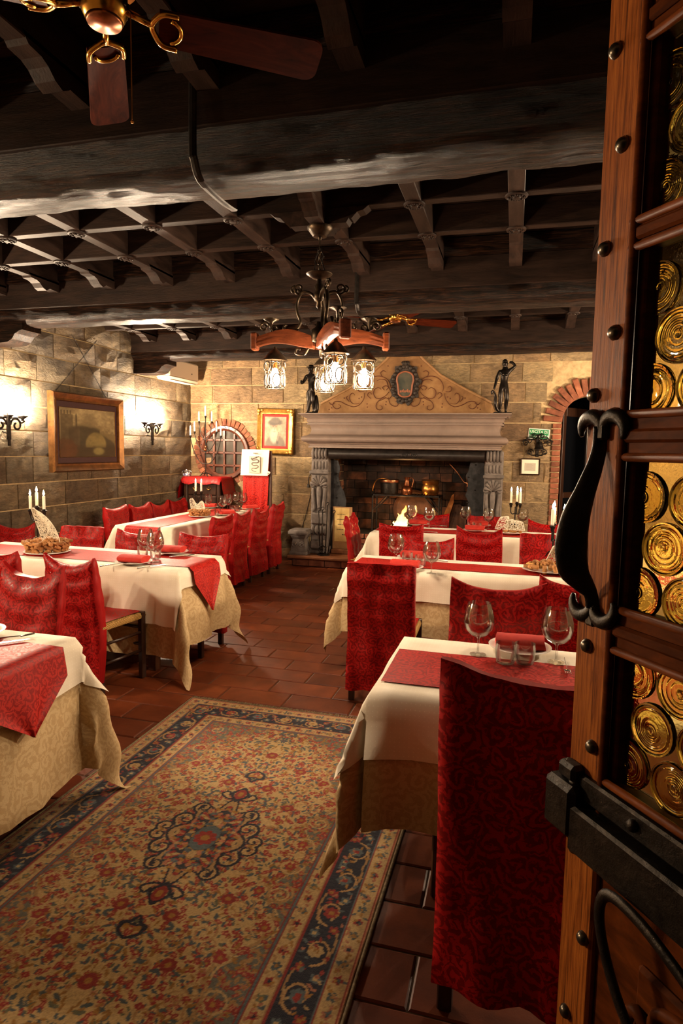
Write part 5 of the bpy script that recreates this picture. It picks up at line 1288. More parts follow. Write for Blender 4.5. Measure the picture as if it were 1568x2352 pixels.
def chair_proto(seed, sag, asym=0, h=.93, crease=1.0, mat='red_damask', w=CH_W):
    c = thing('dining_chair', 'x', 'chair'); hw = w/2-.028
    cover_mesh(w, h, sag, seed, asym=asym, crease=crease).build('slipcover', mat, c, smooth=True, auto=70)
    for sx in (-1, 1):
        B().cbox(sx*hw-.019, sx*hw+.019, -.019, .019, 0, .47, .004).build('leg', 'wood_chair', c)
        B().cbox(sx*(hw+.012)-.02, sx*(hw+.012)+.02, CH_D-.04, CH_D, 0, .475, .005).build('leg', 'wood_chair', c)
        for z in (.20, .33): B().tube([(sx*(hw+.005), .015, z), (sx*(hw+.012), CH_D-.03, z)], .011, 8).build('stretcher', 'wood_chair', c, smooth=True)
        B().tube([(sx*hw, 0, .46), (sx*(hw-.01), -.03, .7), (sx*(hw-.02), -.055, h-.13)], .012, 8).build('back_post', 'wood_chair', c, smooth=True)
    for z in (.24, .36): B().tube([(-hw-.01, CH_D-.02, z), (hw+.01, CH_D-.02, z)], .011, 8).build('stretcher', 'wood_chair', c, smooth=True)
    rows = []
    for (k, z) in ((.0, .425), (.022, .43), (.026, .45), (.018, .468), (-.02, .474)):
        rows.append([Vector((sx*(hw+.004+k), (.02-k if sy < 0 else CH_D-.022+k), z)) for sx, sy in ((-1,-1),(0,-1),(1,-1),(1,0),(1,1),(0,1),(-1,1),(-1,0))])
        for p in (rows[-1][3], rows[-1][7]): p.y = CH_D/2
    B().grid(rows, True, cap0=True, cap1=True).build('rush_seat', 'rush', c, smooth=True, auto=60)
    rows, uvs = [], []
    for j in range(9):
        t = j/8; rows.append([Vector(((-1+2*i/8)*(hw+.012), .03+(CH_D-.05)*t, .479+.003*nz(i, j, seed))) for i in range(9)]); uvs.append([(i*.05, t*.35) for i in range(9)])
    B().grid(rows, uvs=uvs).build('seat_cloth', mat, c, smooth=True)
    return c
PROTO = {}
SPEC = {'a': (1, .045, .2), 'b': (2, .075, -.2), 'c': (3, .062, 0), 'd': (5, .05, .5), 'flat': (7, .006, 0), 'e': (11, .085, .1)}
seen = {}
def chair(var, x, y, ang, label, h=.93, group='red slipcovered chairs', w=1.0):
    """x, y: where the top of the back stands; ang 0 faces the far wall"""
    if var not in PROTO: PROTO[var] = chair_proto(*SPEC[var]); seen[var] = False
    fx, fy = -math.sin(ang), math.cos(ang)
    o = place(PROTO[var], seen[var], (x+fx*.066, y+fy*.066, 0), ang, label, group, (w, 1, h/.93)); seen[var] = True; return o
LBL = 'red damask slipcovered chair'
chair('d', .075, 1.645, -.06, LBL+' with a tall plain back next to the open door', 1.085, w=1.12)
chair('c', -.05, 3.20, PI, LBL+' facing the wine glasses of the table beside the door', 1.0, w=1.08)
chair('flat', -.77, 3.80, .03, LBL+' with a straight top at the middle table', .925)
chair('b', .39, 3.86, 0, LBL+' in front of the oval cork platter', .92)
chair('c', -.665, 5.26, PI, LBL+' across the middle table from the straight-topped chair', .92)
chair('flat', .29, 5.45, PI, LBL+' behind the candlestick of the middle table', .955)
chair('a', -1.03, 6.03, .1, LBL+' with its back turned, just below the flames', .93)
chair('e', -.29, 6.06, -.1, LBL+' with deep swags, back turned, at the fireplace table', .93)
chair('d', -1.72, 6.70, -PI/2+.05, LBL+' seen edge-on at the head of the fireplace table', .93)
chair('a', -.93, 7.52, PI, LBL+' facing the room, just right of the flames', .90)
chair('flat', -.28, 7.45, PI, LBL+' facing the room, before the right stone jamb', .885)
chair('b', .40, 7.45, PI-.1, LBL+' at the fireplace table, nearest the brick arch', .885)
chair('e', -2.63, 2.98, PI-.05, LBL+' with a notched top, nearest the rug', .955)
chair('b', -2.73, 3.40, -.16, LBL+' showing its rush seat and bare legs beside the aisle', .93)
chair('d', -3.36, 3.41, .02, LBL+' next to the chair with the bare rush seat', .93)
chair('flat', -3.81, 4.95, PI+.06, LBL+' with a flat top, just right of the cork bowl', .885)
chair('c', -3.26, 5.0, PI, LBL+' behind the paired wine glasses', .885)
chair('b', -4.56, 4.93, PI+.1, LBL+' pushed against the stone wall behind the lace fan', .90)
chair('a', -2.475, 4.74, PI, LBL+' with a glowing front at the aisle corner', .925)
for k, (yy, v, hh) in enumerate(((6.42, 'a', .935), (6.92, 'c', .93), (7.38, 'b', .925), (7.84, 'd', .92))):
    chair(v, -4.50, yy, -PI/2, LBL+', long table wall side, '+('at its near end', 'second from its near end', 'third from its near end', 'closest to the sideboard')[k], hh)
for k, (yy, v, hh) in enumerate(((6.10, 'a', .92), (6.62, 'c', .92), (7.17, 'e', .92), (7.74, 'd', .93))):
    chair(v, -2.96, yy, PI/2+(.05 if k % 2 else -.03), LBL+', long table aisle side, '+('at its near end', 'second from its near end', 'third from its near end', 'closest to the fireplace')[k], hh)

# ================================================================== TABLEWARE
TZ = T+.0085
def wine_mesh():
    return B().lathe([(.034, .0), (.034, .002), (.012, .005), (.0045, .012), (.004, .066), (.009, .075), (.034, .086), (.054, .108), (.0635, .138), (.062, .168), (.053, .202), (.0465, .222), (.0455, .222), (.052, .201), (.0605, .168), (.062, .139), (.0525, .110), (.032, .090), (.0001, .084)], n=28)
def tumbler_mesh():
    return B().lathe([(.032, 0), (.036, .003), (.041, .03), (.042, .06), (.040, .082), (.0385, .082), (.0395, .06), (.038, .03), (.033, .010), (.0001, .009)], n=28)
o = wine_mesh().build('wine_glass', 'glass', smooth=True, auto=60); WG = o.data; bpy.data.objects.remove(o)
o = tumbler_mesh().build('tumbler', 'glass', smooth=True, auto=60); TG = o.data; bpy.data.objects.remove(o)
def wine(px, py, label, sc=1.0):
    q = at_z(px, py, TZ); o = link('wine_glass', WG); o.location = (q.x, q.y, TZ); o.scale = (sc, sc, sc); return tag(o, label, 'wine glass', 'balloon wine glasses')
def tumbler(px, py, label):
    q = at_z(px, py, TZ); o = link('tumbler', TG); o.location = (q.x, q.y, TZ); return tag(o, label, 'glass', 'water tumblers')
def plate_mesh(): return B().lathe([(.07, 0), (.075, .003), (.10, .012), (.13, .018), (.132, .02), (.128, .021), (.098, .015), (.075, .007), (.0001, .006)], n=36)
o = plate_mesh().build('plate', 'porcelain', smooth=True, auto=50); PM = o.data; bpy.data.objects.remove(o)
def napkin_mesh():
    rows = []; n = 20
    for i in range(13):
        x = -.10+.20*i/12; row = []
        for k in range(n):
            a = 2*PI*k/n; r = .038+.005*math.sin(2*a+1)+.002*nz(i*.6, k*.5, 3)
            row.append(Vector((x+.004*math.sin(a*2), 1.45*r*math.cos(a), .78*r*math.sin(a)+.028)))
        rows.append(row)
    return B().grid(rows, True, cap0=True, cap1=True)
o = napkin_mesh().build('napkin', 'napkin', smooth=True, auto=60); NM = o.data; bpy.data.objects.remove(o)
def setting(px, py, where, rz=0, sc=1.0, nap=True):
    q = at_z(px, py, TZ); o = link('plate', PM); o.location = (q.x, q.y, TZ); o.scale = (sc, sc, 1); tag(o, 'white dinner plate under the napkin '+where, 'plate', 'white dinner plates')
    if nap:
        o = link('napkin', NM); o.location = (q.x, q.y, TZ+.008); o.rotation_euler = (0, 0, rz); tag(o, 'rolled red napkin on the white plate '+where, 'napkin', 'rolled napkins')
def fork_mesh(): 
    b = B().tube([(0, -.1, .004), (0, 0, .006), (0, .04, .004)], [.005, .003, .003], 6, flat=.4).cbox(-.012, .012, .04, .06, .003, .005, .001)
    for x in (-.0095, -.003, .003, .0095): b.tube([(x, .06, .004), (x, .1, .008)], .0015, 5)
    return b
def knife_mesh(): return B().tube([(0, -.11, .005), (0, -.02, .005)], [.007, .005], 6, flat=.5).prism([(-.008, -.02), (.008, -.02), (.009, .07), (.0, .11), (-.008, .09)], .003, .005, 'xy')
o = fork_mesh().build('fork', 'steel', smooth=True, auto=50); FM = o.data; bpy.data.objects.remove(o)
o = knife_mesh().build('knife', 'steel', smooth=True, auto=50); KM = o.data; bpy.data.objects.remove(o)
def cutlery(px, py, kind, label, rz=0):
    q = at_z(px, py, TZ); o = link(kind, FM if kind == 'fork' else KM); o.location = (q.x, q.y, TZ); o.rotation_euler = (0, 0, rz); tag(o, label, kind, 'table cutlery')
# the table beside the door
wine(1097, 1503, 'wine glass left of the napkin on the table beside the open door'); wine(1276, 1521, 'wine glass right of the napkin on the table beside the open door')
setting(1193, 1492, 'on the table beside the open door', .05); tumbler(1160, 1522, 'left of two tumblers before the plate on the door table'); tumbler(1204, 1523, 'right of two tumblers before the plate on the door table')
cutlery(1300, 1532, 'fork', 'steel fork beside the plate on the door table', PI)
# the middle table
wine(908, 1294, 'wine glass between the chair top and napkins on the middle table'); wine(990, 1317, 'wine glass on the aisle edge of the middle table')
setting(950, 1284, 'on the fire side of the middle table', .0); setting(930, 1306, 'behind the straight-topped chair', .0)
tumbler(935, 1293, 'left of two tumblers amid the middle table napkins'); tumbler(965, 1300, 'right of two tumblers amid the middle table napkins')
cutlery(1000, 1288, 'fork', 'steel fork by the far plate of the middle table', 1.3)
# the fireplace table
for px, py, lb in ((945, 1205, 'wine glass in front of the flames on the fireplace table'), (985, 1212, 'wine glass beside the flames on the fireplace table'), (1068, 1208, 'wine glass before the right half of the firebox'), (1121, 1214, 'wine glass before the right stone jamb'), (1199, 1213, 'wine glass beside the three-candle stick near the exit sign')):
    wine(px, py, lb)
setting(960, 1206, 'below the flames on the fireplace table', .1); setting(1100, 1209, 'before the right jamb on the fireplace table', 0); setting(1090, 1220, 'behind the deep-swagged chair', 0, .95)
tumbler(1080, 1216, 'left of two tumblers on the fireplace table'); tumbler(1096, 1218, 'right of two tumblers on the fireplace table')
cutlery(985, 1222, 'fork', 'steel fork on the aisle side of the fireplace table', 1.2); cutlery(1005, 1208, 'knife', 'steel knife on the hearth side of the fireplace table', 1.4)
# the cork-bowl table
wine(335, 1281, 'wine glass paired by the aisle, touching the far tumbler'); wine(357, 1291, 'wine glass paired by the aisle, nearest the plate edge')
tumbler(328, 1278, 'tumbler beneath the far wine glass of the cork-bowl table'); tumbler(357, 1283, 'tumbler between the plates of the cork-bowl table')
setting(307, 1294, 'on the near side of the cork-bowl table', -.02); setting(394, 1271, 'on the far side of the cork-bowl table', .06)
cutlery(260, 1298, 'fork', 'steel fork left of the near plate on the cork-bowl table', -.5); cutlery(348, 1302, 'knife', 'steel knife right of the near plate on the cork-bowl table', -.5); cutlery(418, 1278, 'fork', 'steel fork right of the far plate on the cork-bowl table', -.7)
# the table at the rug's edge
cutlery(22, 1466, 'fork', 'steel fork lying on the table at the rug\'s edge', -.75); cutlery(5, 1478, 'knife', 'steel knife lying on the table at the rug\'s edge', -.75)
q = at_z(-62, 1458, TZ); o = link('plate', PM); o.location = (q.x, q.y, TZ); tag(o, 'empty white plate on the table at the rug\'s edge', 'plate', 'white dinner plates')
# the long table
for px, py, lb in ((477, 1172, 'wine glass just beyond the bread-brown cork bowl on the long table'), (511, 1178, 'wine glass nearest the aisle chairs on the long table'), (523, 1173, 'wine glass touching its aisle-side neighbour on the long table'), (543, 1167, 'wine glass in the far pair on the long table'), (558, 1168, 'wine glass next to the red stand on the long table')):
    wine(px, py, lb)
setting(520, 1183, 'nearest the cork bowl on the long table', .9); setting(575, 1170, 'at the far end of the long table', .9); setting(480, 1166, 'on the wall side of the long table', .2)
tumbler(500, 1184, 'tumbler nearest the cork bowl on the long table'); tumbler(534, 1174, 'tumbler amid the wine glasses of the long table'); tumbler(545, 1174, 'tumbler at the far end of the long table')
# ---- cork bowls, platters, lace fans
def cork_mesh(seed):
    r = random.Random(seed); a, b_ = .0115*r.uniform(.92, 1.08), .023*r.uniform(.9, 1.08)
    return B().lathe([(a*.9, -b_), (a, -b_+.002), (a*1.02, 0), (a, b_-.002), (a*.9, b_)], n=9)
CK = []
for k in range(4):
    o = cork_mesh(k).build('cork', 'cork', smooth=True, auto=50); CK.append(o.data); bpy.data.objects.remove(o)
def cork_bowl(loc, R_, hgt, label, seed, sc=1.0):
    r = random.Random(seed); cb_ = thing('cork_bowl', label, 'bowl', loc)
    B().lathe([(R_*.75, 0), (R_*.95, .004), (R_*1.0, .010), (R_*.96, .011), (.0001, .008)], n=32).build('dish', 'porcelain', cb_, smooth=True)
    for lv in range(3):
        n_ = int(2*PI*R_/(.036*sc))
        for k in range(n_):
            a = 2*PI*(k+.5*lv)/n_+r.uniform(-.05, .05); rr_ = R_*(.80+.06*lv)-(.012 if k % 2 else 0); o = link('cork', CK[r.randrange(4)], cb_)
            o.location = (rr_*math.cos(a), rr_*math.sin(a), .024+hgt*lv/2.6+r.uniform(-.004, .004)); o.scale = (sc,)*3
            o.rotation_euler = (PI/2+r.uniform(-.7, .7), r.uniform(-.5, .5), a+r.choice((0, PI/2, .6))+r.uniform(-.4, .4))
    for k in range(26):
        a, rr_ = r.uniform(0, 2*PI), R_*.72*math.sqrt(r.random()); o = link('cork', CK[r.randrange(4)], cb_); o.location = (rr_*math.cos(a), rr_*math.sin(a), .03+hgt*r.uniform(.5, 1.0)); o.scale = (sc,)*3; o.rotation_euler = (PI/2+r.uniform(-.4, .4), 0, r.uniform(0, PI))
    return cb_
def lace(name, outline, nu, nv, loc, rz, label, seed, curl=.4, thick=.0016, drop=.12):
    """a sheet of irregular lace mesh; outline(u, v) -> local point"""
    r = random.Random(seed); P_ = [[outline((i+(r.uniform(-.38, .38) if 0 < i < nu else 0))/nu, (j+(r.uniform(-.38, .38) if 0 < j < nv else 0))/nv) for i in range(nu+1)] for j in range(nv+1)]
    bb = B()
    def seg(a, b_, t=thick):
        if (a-b_).length > 1e-4: bb.tube([a, b_], t, 4, cap=False)
    for j in range(nv+1):
        for i in range(nu+1):
            e = j in (0, nv)
            if i < nu and (e or r.random() > drop): seg(P_[j][i], P_[j][i+1], thick*(1.5 if e else r.uniform(.6, 1.5)))
            e = i in (0, nu)
            if j < nv and (e or r.random() > drop): seg(P_[j][i], P_[j+1][i], thick*(1.5 if e else r.uniform(.6, 1.5)))
            if i < nu and j < nv and r.random() > .35:
                if r.random() > .5: seg(P_[j][i], P_[j+1][i+1], thick*r.uniform(.6, 1.3))
                else: seg(P_[j][i+1], P_[j+1][i], thick*r.uniform(.6, 1.3))
    o = bb.build(name, 'lace', fixn=False); o.location = loc; o.rotation_euler = (0, 0, rz); return tag(o, label, 'decoration', 'white lace fans')
def fan_shape(w0, w1, h, bend, lean):
    def f(u, v):
        x = (u-.5)*(w0+(w1-w0)*(1-v))+lean*v*v; hh = h*v*(1-.62*u*(1 if bend > 0 else 0)) if bend else h*v
        return Vector((x, .05*math.sin(u*PI)*1.2-.03*v, hh))
    return f
q = at_z(88, 1272, TZ); cbl = q.copy(); cork_bowl((q.x, q.y+.10, TZ), .175, .075, 'round bowl built of wine corks under the tall lace fan', 2, 1.15)
def fan_big(u, v):
    xl = -.035-.085*v; xr = .125-.245*v**1.5
    return Vector((xl+(xr-xl)*u, .035*math.sin(u*3)-.02*v, .265*v+.07*max(0, u-.72)*(1-v)*v*8))
lace('lace_fan', fan_big, 18, 26, (q.x, q.y+.09, TZ+.085), 0, 'tall white lace fan standing in the cork bowl before three candles', 5)
q = at_z(453, 1187, TZ); cork_bowl((q.x, q.y+.06, TZ), .135, .06, 'round bowl built of wine corks on the long table', 3, 1.1)
def fan_b(u, v): return Vector((-.10+.17*u-.02*v, .02*math.sin(u*4), v*(.13-.05*u+.03*math.sin(u*9))))
lace('lace_fan', fan_b, 12, 12, (q.x, q.y+.06, TZ+.075), .5, 'low white lace fan in the cork bowl on the long table', 6)
# platter with loose corks and bread on the middle table
q = at_z(1264, 1322, TZ); PQ = Vector((q.x, q.y+.13, TZ))
o = link('platter', PM); o.location = PQ; o.scale = (1.45, 1.1, 1); tag(o, 'oval white platter of loose corks on the middle table', 'platter')
r = random.Random(8)
for k in range(36):
    a, rr_ = r.uniform(0, 2*PI), math.sqrt(r.random()); o = link('cork', CK[r.randrange(4)]); lv = (1-rr_)*.045
    o.location = PQ+Vector((rr_*.155*math.cos(a), rr_*.11*math.sin(a), .030+lv+r.uniform(0, .012))); o.scale = (1.25,)*3; o.rotation_euler = (r.choice((0, PI/2, PI/2))+r.uniform(-.3, .3), r.uniform(-.3, .3), r.uniform(0, 2*PI))
    tag(o, 'loose wine cork heaped on the oval platter', 'cork', 'corks on the oval platter')
for k in range(5):
    o = B().ball((0, 0, 0), .028, 10, 7, (1.3, .9, .8)).build('bread_roll', 'bread', smooth=True); o.location = PQ+Vector((-.13+.035*k, .0+.03*(k % 2), .045+.012*(k % 2))); o.rotation_euler = (0, .3*k, k); tag(o, 'small crusty bread piece at the left of the cork platter', 'bread', 'bread on the oval platter')
lace('lace_fan', lambda u, v: Vector(((u-.5)*.11*(1.25-v), .02*math.sin(u*3), v*.13)), 9, 11, PQ+Vector((.03, .02, .055)), .1, 'pointed white lace cone on the oval cork platter', 9)
# platter on the fireplace table
q = at_z(1160, 1228, TZ); P3 = Vector((q.x+.05, q.y+.08, TZ))
o = link('platter', PM); o.location = P3; o.scale = (1.25, .9, 1); tag(o, 'oval platter under the lace on the fireplace table', 'platter')
for k in range(7):
    o = link('cork', CK[k % 4]); o.location = P3+Vector((-.11+.034*k, -.02+.01*(k % 2), .032)); o.scale = (1.3,)*3; o.rotation_euler = (PI/2, .2*k, .5+k); tag(o, 'loose wine cork under the lace on the fireplace table', 'cork', 'corks on the fireplace table')
lace('lace_fan', lambda u, v: Vector(((u-.5)*.30*(1-.35*v), -.06+.14*v, .05+.10*math.sin(v*2.2)*(1-.4*abs(u-.5))+.05*v*(u < .35))), 16, 13, P3, -.15, 'crumpled white lace sheet at the foot of the three-candle stick', 10)
# ---- candlesticks with burning candles
def candlestick(loc, rz, stem, arms, ch, label, cr_=.0115, feet=True):
    c = thing('candlestick', label, 'candlestick', loc, rz)
    zb = min(a[2] for a in arms)
    B().tube([(0, 0, .03), (0, 0, stem)], .0075, 8).build('stem', 'iron', c)
    for k in range(4):
        a = PI/4+PI/2*k; B().tube(smoothpts([(0, 0, .055), (.035*math.cos(a), .035*math.sin(a), .05), (.06*math.cos(a), .06*math.sin(a), .008)], 4), .0055, 6).build('foot', 'iron', c, smooth=True)
    for (dx, dy, z) in arms:
        if abs(dx)+abs(dy) > .005: B().tube(smoothpts([(0, 0, stem*.72), (dx*.5, dy*.5, stem*.66), (dx*.95, dy*.95, stem*.74), (dx, dy, z-.03)], 5), .006, 8).build('branch', 'iron', c, smooth=True)
        B().lathe([(.007, -.045), (.012, -.035), (.016, -.012), (.024, -.004), (.024, 0), (.0001, -.001)], (dx, dy, z), 14).build('cup', 'iron', c, smooth=True)
        candle_on(c, dx, dy, z, ch, cr_, True)
    return c
q = at_z(88, 1250, TZ); Y_ = q.y; zc = lambda px, py, y: at_y(px, py, y).z
base = at_y(86, 1200, Y_+.02); z1 = zc(86, 1165, Y_)-TZ; z2 = zc(68, 1172, Y_)-TZ
candlestick((base.x, Y_+.02, TZ), .1, z1-.02, ((-.062, 0, z2), (0, .0, z1), (.066, 0, z2)), .125, 'black iron candlestick with three lit candles behind the lace fan', .012)
q = at_z(456, 1172, TZ); Y_ = q.y; z1 = zc(455, 1130, Y_)-TZ
hs = candlestick((q.x, Y_, TZ), .1, z1-.10, ((-.04, 0, z1), (.04, 0, z1)), .13, 'heart-shaped wire candlestick with two lit candles on the long table', .013)
for sg in (-1, 1): B().tube(smoothpts([(0, 0, .04), (sg*.07, 0, .10), (sg*.085, 0, z1-.07), (sg*.045, 0, z1-.035), (sg*.004, 0, z1-.10)], 6), .006, 8).build('heart_wire', 'iron', hs, smooth=True)
q = at_z(1264, 1283, TZ); Y_ = q.y+.02; z1 = zc(1264, 1207, Y_)-TZ
candlestick((at_y(1270, 1240, Y_).x, Y_, TZ), .2, z1-.05, ((-.02, -.03, z1), (.012, .05, z1+.01), (.078, 0, z1-.01)), .135, 'black iron candlestick with lit candles half hidden by the door handle', .014)
q = at_z(1181, 1214, TZ); Y_ = q.y; z1 = zc(1181, 1157, Y_)-TZ
candlestick((q.x, Y_, TZ), .2, z1-.03, ((-.05, 0, z1), (.02, .02, z1+.01), (.045, -.03, z1)), .135, 'black iron candlestick with three lit candles before the small framed drawing', .012)

# ================================================================== RUG
def make_rug():
    x0, x1, y0, y1 = RUG; W_, L_ = x1-x0, y1-y0; st = .0046; nx, ny = int(W_/st)+1, int(L_/st)+1
    X = np.linspace(-W_/2, W_/2, nx); Y = np.linspace(-L_/2, L_/2, ny); GX, GY_ = np.meshgrid(X, Y); C_ = np.zeros((ny, nx, 3))
    cream, tan_, red, navy, slate, gold, pink, sage = [L3(c) for c in ((204, 168, 112), (170, 128, 78), (158, 44, 32), (28, 28, 44), (92, 104, 106), (168, 118, 44), (196, 124, 88), (110, 108, 78))]
    C_[:] = cream
    dx, dy = W_/2-abs(GX), L_/2-abs(GY_); d = np.minimum(dx, dy)
    rg = np.random.default_rng(21)
    def ell(cx, cy, a, b_, th, col, sym=True, ring=None):
        for sx in ((1, -1) if sym else (1,)):
            for sy in ((1, -1) if sym else (1,)):
                ox, oy, t = cx*sx, cy*sy, th*sx*sy; R_ = max(a, b_)
                i0, i1 = np.searchsorted(X, (ox-R_, ox+R_)); j0, j1 = np.searchsorted(Y, (oy-R_, oy+R_))
                if i1 <= i0 or j1 <= j0: continue
                px, py = GX[j0:j1, i0:i1]-ox, GY_[j0:j1, i0:i1]-oy; u = (px*math.cos(t)+py*math.sin(t))/a; v = (-px*math.sin(t)+py*math.cos(t))/b_; rr = np.hypot(u, v)
                m = (rr < 1) if ring is None else ((rr < 1) & (rr > ring)); C_[j0:j1, i0:i1][m] = col
    def flower(cx, cy, s, c1, c2, sym=True, n=6):
        for k in range(n):
            a = 2*PI*k/n; ell(cx+s*.6*math.cos(a), cy+s*.6*math.sin(a), s*.5, s*.36, a, c1, sym)
        ell(cx, cy, s*.42, s*.42, 0, c2, sym)
    def stroke(pts, w, col, sym=True, steps=26):
        ps = smoothpts([(p[0], p[1], 0) for p in pts], 9)
        for i, p in enumerate(ps): ell(p.x, p.y, w, w, 0, col, sym)
    # field: slate spandrels with scalloped edge
    fw, fl = W_/2-.30, L_/2-.30
    edge = fw*(.86+.10*np.cos(GY_*16))-.34*np.clip((abs(GY_)-fl*.45)/(fl*.55), 0, 1)**1.6*fw*1.6
    span = (abs(GX) > edge)
    C_[span] = slate*.55+sage*.30+tan_*.12
    C_[(abs(abs(GX)-edge) < .009)] = tan_*.8+cream*.2; C_[(abs(abs(GX)-edge-.016) < .004)] = cream
    # vines and leaves over the whole field
    for k in range(1700):
        cx, cy = rg.uniform(0, fw+.02), rg.uniform(0, fl+.02); e_ = fw*(.86+.10*math.cos(cy*16))-.34*max(0, (cy-fl*.45)/(fl*.55))**1.6*fw*1.6
        insp = cx > e_; a = rg.uniform(0, PI); s = rg.uniform(.0075, .0145); t = rg.random()
        if t < .30: ell(cx, cy, s*1.15, s*.62, a, red); ell(cx, cy, s*.5, s*.25, a, pink)
        elif t < .62: ell(cx, cy, s*1.2, s*.48, a, slate*.75 if not insp else tan_)
        elif t < .78: ell(cx, cy, s*1.2, s*.45, a, gold*.9)
        elif t < .88: ell(cx, cy, s*1.1, s*.42, a, sage*.9)
        else: flower(cx, cy, s*.95, red*.95 if rg.random() < .7 else pink*.8, gold, n=5)
    for k in range(26):        # spiral tendrils
        cx, cy = rg.uniform(.06, fw-.02), rg.uniform(.06, fl); r0 = rg.uniform(.035, .06); a0 = rg.uniform(0, 6); 
        stroke([(cx+r0*(1-i/13)*math.cos(a0+i*.75), cy+r0*(1-i/13)*math.sin(a0+i*.75)) for i in range(12)], .0035, tan_*1.12 if rg.random() < .6 else cream)
    for k in range(7):
        cy = .07+.16*k; cx = fw*(.80+.10*math.cos(cy*16)); 
        if cy < fl*.8: stroke([(cx+.05*(1-i/12)*math.cos(i*.8+k), cy+.05*(1-i/12)*math.sin(i*.8+k)) for i in range(11)], .0042, cream*.95); flower(cx, cy, .022, red, gold)
    # medallion
    m = np.hypot(GX/.17, GY_/.30); ang = np.arctan2(GY_/.30, GX/.17); mr = .86+.14*np.cos(8*ang)
    C_[m < mr] = tan_*.5+cream*.45; C_[abs(m-mr) < .035] = navy
    C_[(m < mr*.82)] = navy*.8+slate*.12
    for k in range(120):
        a, q_ = rg.uniform(0, PI/2), .78*math.sqrt(rg.random()); ell(.17*q_*math.cos(a), .30*q_*math.sin(a), rg.uniform(.008, .016), rg.uniform(.005, .009), rg.uniform(0, PI), (red, gold, cream*.9, pink*.9, slate)[int(rg.integers(5))])
    ell(0, 0, .055, .085, 0, slate*.95, False); flower(0, 0, .045, red, gold, False, 8); 
    for k in range(10): a = 2*PI*k/10; ell(.075*math.cos(a), .10*math.sin(a), .014, .009, a, (pink, slate*.7)[k % 2], False)
    for (cx, cy, s) in ((.145, .10, .055), (.11, .20, .045), (.20, .03, .04)):
        stroke([(cx+s*(1-i/14)*math.cos(i*.62-1), cy+s*(1-i/14)*math.sin(i*.62-1)) for i in range(13)], .0075, navy); stroke([(cx+s*(1-i/14)*math.cos(i*.62-1.1)*.8, cy+s*(1-i/14)*math.sin(i*.62-1.1)*.8) for i in range(11)], .003, cream)
    stroke([(0, .40), (.03, .36), (.035, .33), (.012, .30), (0, .285)], .007, navy); ell(0, .345, .026, .04, 0, red*.9); ell(0, .345, .012, .02, 0, gold)
    stroke([(.0, .30), (.05, .30), (.085, .33), (.06, .355), (.045, .33)], .006, navy)
    for s in (1,):
        stroke([(0, .565), (.04, .535), (.035, .51), (0, .50)], .006, navy); stroke([(0, .46), (.02, .49), (.045, .50), (.04, .52), (.015, .515)], .006, navy); ell(.022, .515, .014, .012, 0, gold)
    flower(.10, .43, .028, red*.85, gold, n=9); flower(.20, .62, .026, red*.85, gold, n=9); flower(0, .74, .028, red*.85, gold, n=9); flower(.25, .30, .026, red*.85, gold, n=9)
    # borders
    def band(a, b_, col): C_[(d >= a) & (d < b_)] = col
    band(0, .012, tan_*.75); band(.012, .018, pink*1.1); band(.018, .022, red); band(.022, .080, cream*.9+tan_*.08); band(.080, .084, red*.85); band(.084, .088, slate)
    band(.088, .212, navy); band(.212, .217, red*.85); band(.217, .225, tan_); band(.225, .278, cream*.9+tan_*.08); band(.278, .283, red*.9); band(.283, .292, slate); band(.292, .297, red*.8)
    def along(off, step, fn, seed):
        k = 0
        for (len_, ax) in ((W_-2*off, 'x'), (L_-2*off, 'y')):
            n = int(len_/2/step)+1
            for i in range(n):
                s = (i+.5)*step
                if s > len_/2+.01: break
                fn(*((s, L_/2-off, 0) if ax == 'x' else (W_/2-off, s, PI/2)), k); k += 1
    al = lambda cols: (lambda x, y, t, k: (flower(x, y, .017, cols[k % len(cols)], gold if k % 2 else navy, n=5)))
    along(.051, .062, al((red, slate*.7, pink*.75, slate*.8)), 0); along(.251, .062, al((red, slate*.7, red*.9, sage)), 0)
    def fill(x, y, t, k):
        for q_ in range(3): ell(x+rg.uniform(-.025, .025), y+rg.uniform(-.022, .022), .009, .005, rg.uniform(0, PI), (gold, slate*.8, pink*.8, tan_)[int(rg.integers(4))])
    along(.051, .031, fill, 0); along(.251, .031, fill, 0)
    def scr(x, y, t, k):
        c, s = math.cos(t), math.sin(t); f = 1 if k % 2 else -1
        tr = lambda u, v: (x+u*c-v*s*f, y+u*s+v*c*f)
        stroke([tr(.062*(1-i/15)*math.cos(i*.62), .050*(1-i/15)*math.sin(i*.62)) for i in range(13)], .0042, tan_*1.1+cream*.15)
        stroke([tr(-.09, .045), tr(-.06, .05), tr(-.02, .052), tr(.04, .04)], .004, tan_)
        flower(*tr(0, 0), .026, (cream*.9, slate, red)[k % 3], (gold, red, gold)[k % 3], n=7); flower(*tr(.075, -.03), .018, red*.95, gold, n=5); flower(*tr(-.072, -.03), .018, slate, cream, n=5)
        for q_ in range(16): ell(*tr(rg.uniform(-.09, .09), rg.uniform(-.052, .052)), rg.uniform(.007, .013), rg.uniform(.004, .007), rg.uniform(0, PI), (red, red*.9, slate*.9, gold, cream*.8, pink*.8)[int(rg.integers(6))])
    along(.15, .175, scr, 0)
    nzv = rg.random((ny, nx, 1)); C_ *= .68*(.78+.4*nzv)
    Z = .010+.0016*rg.random((ny, nx)); Z[(dx < .006) | (dy < .006)] = .004
    # a slight wave where the rug has shifted
    WX = GX+.006*np.sin(GY_*2.1)+(x0+x1)/2; vs = np.stack([WX, GY_+(y0+y1)/2, Z], -1).reshape(-1, 3)
    ii = np.arange((nx-1)*(ny-1)); r_, c_ = ii//(nx-1), ii % (nx-1); a = r_*nx+c_; fs = np.stack([a, a+1, a+nx+1, a+nx], 1)
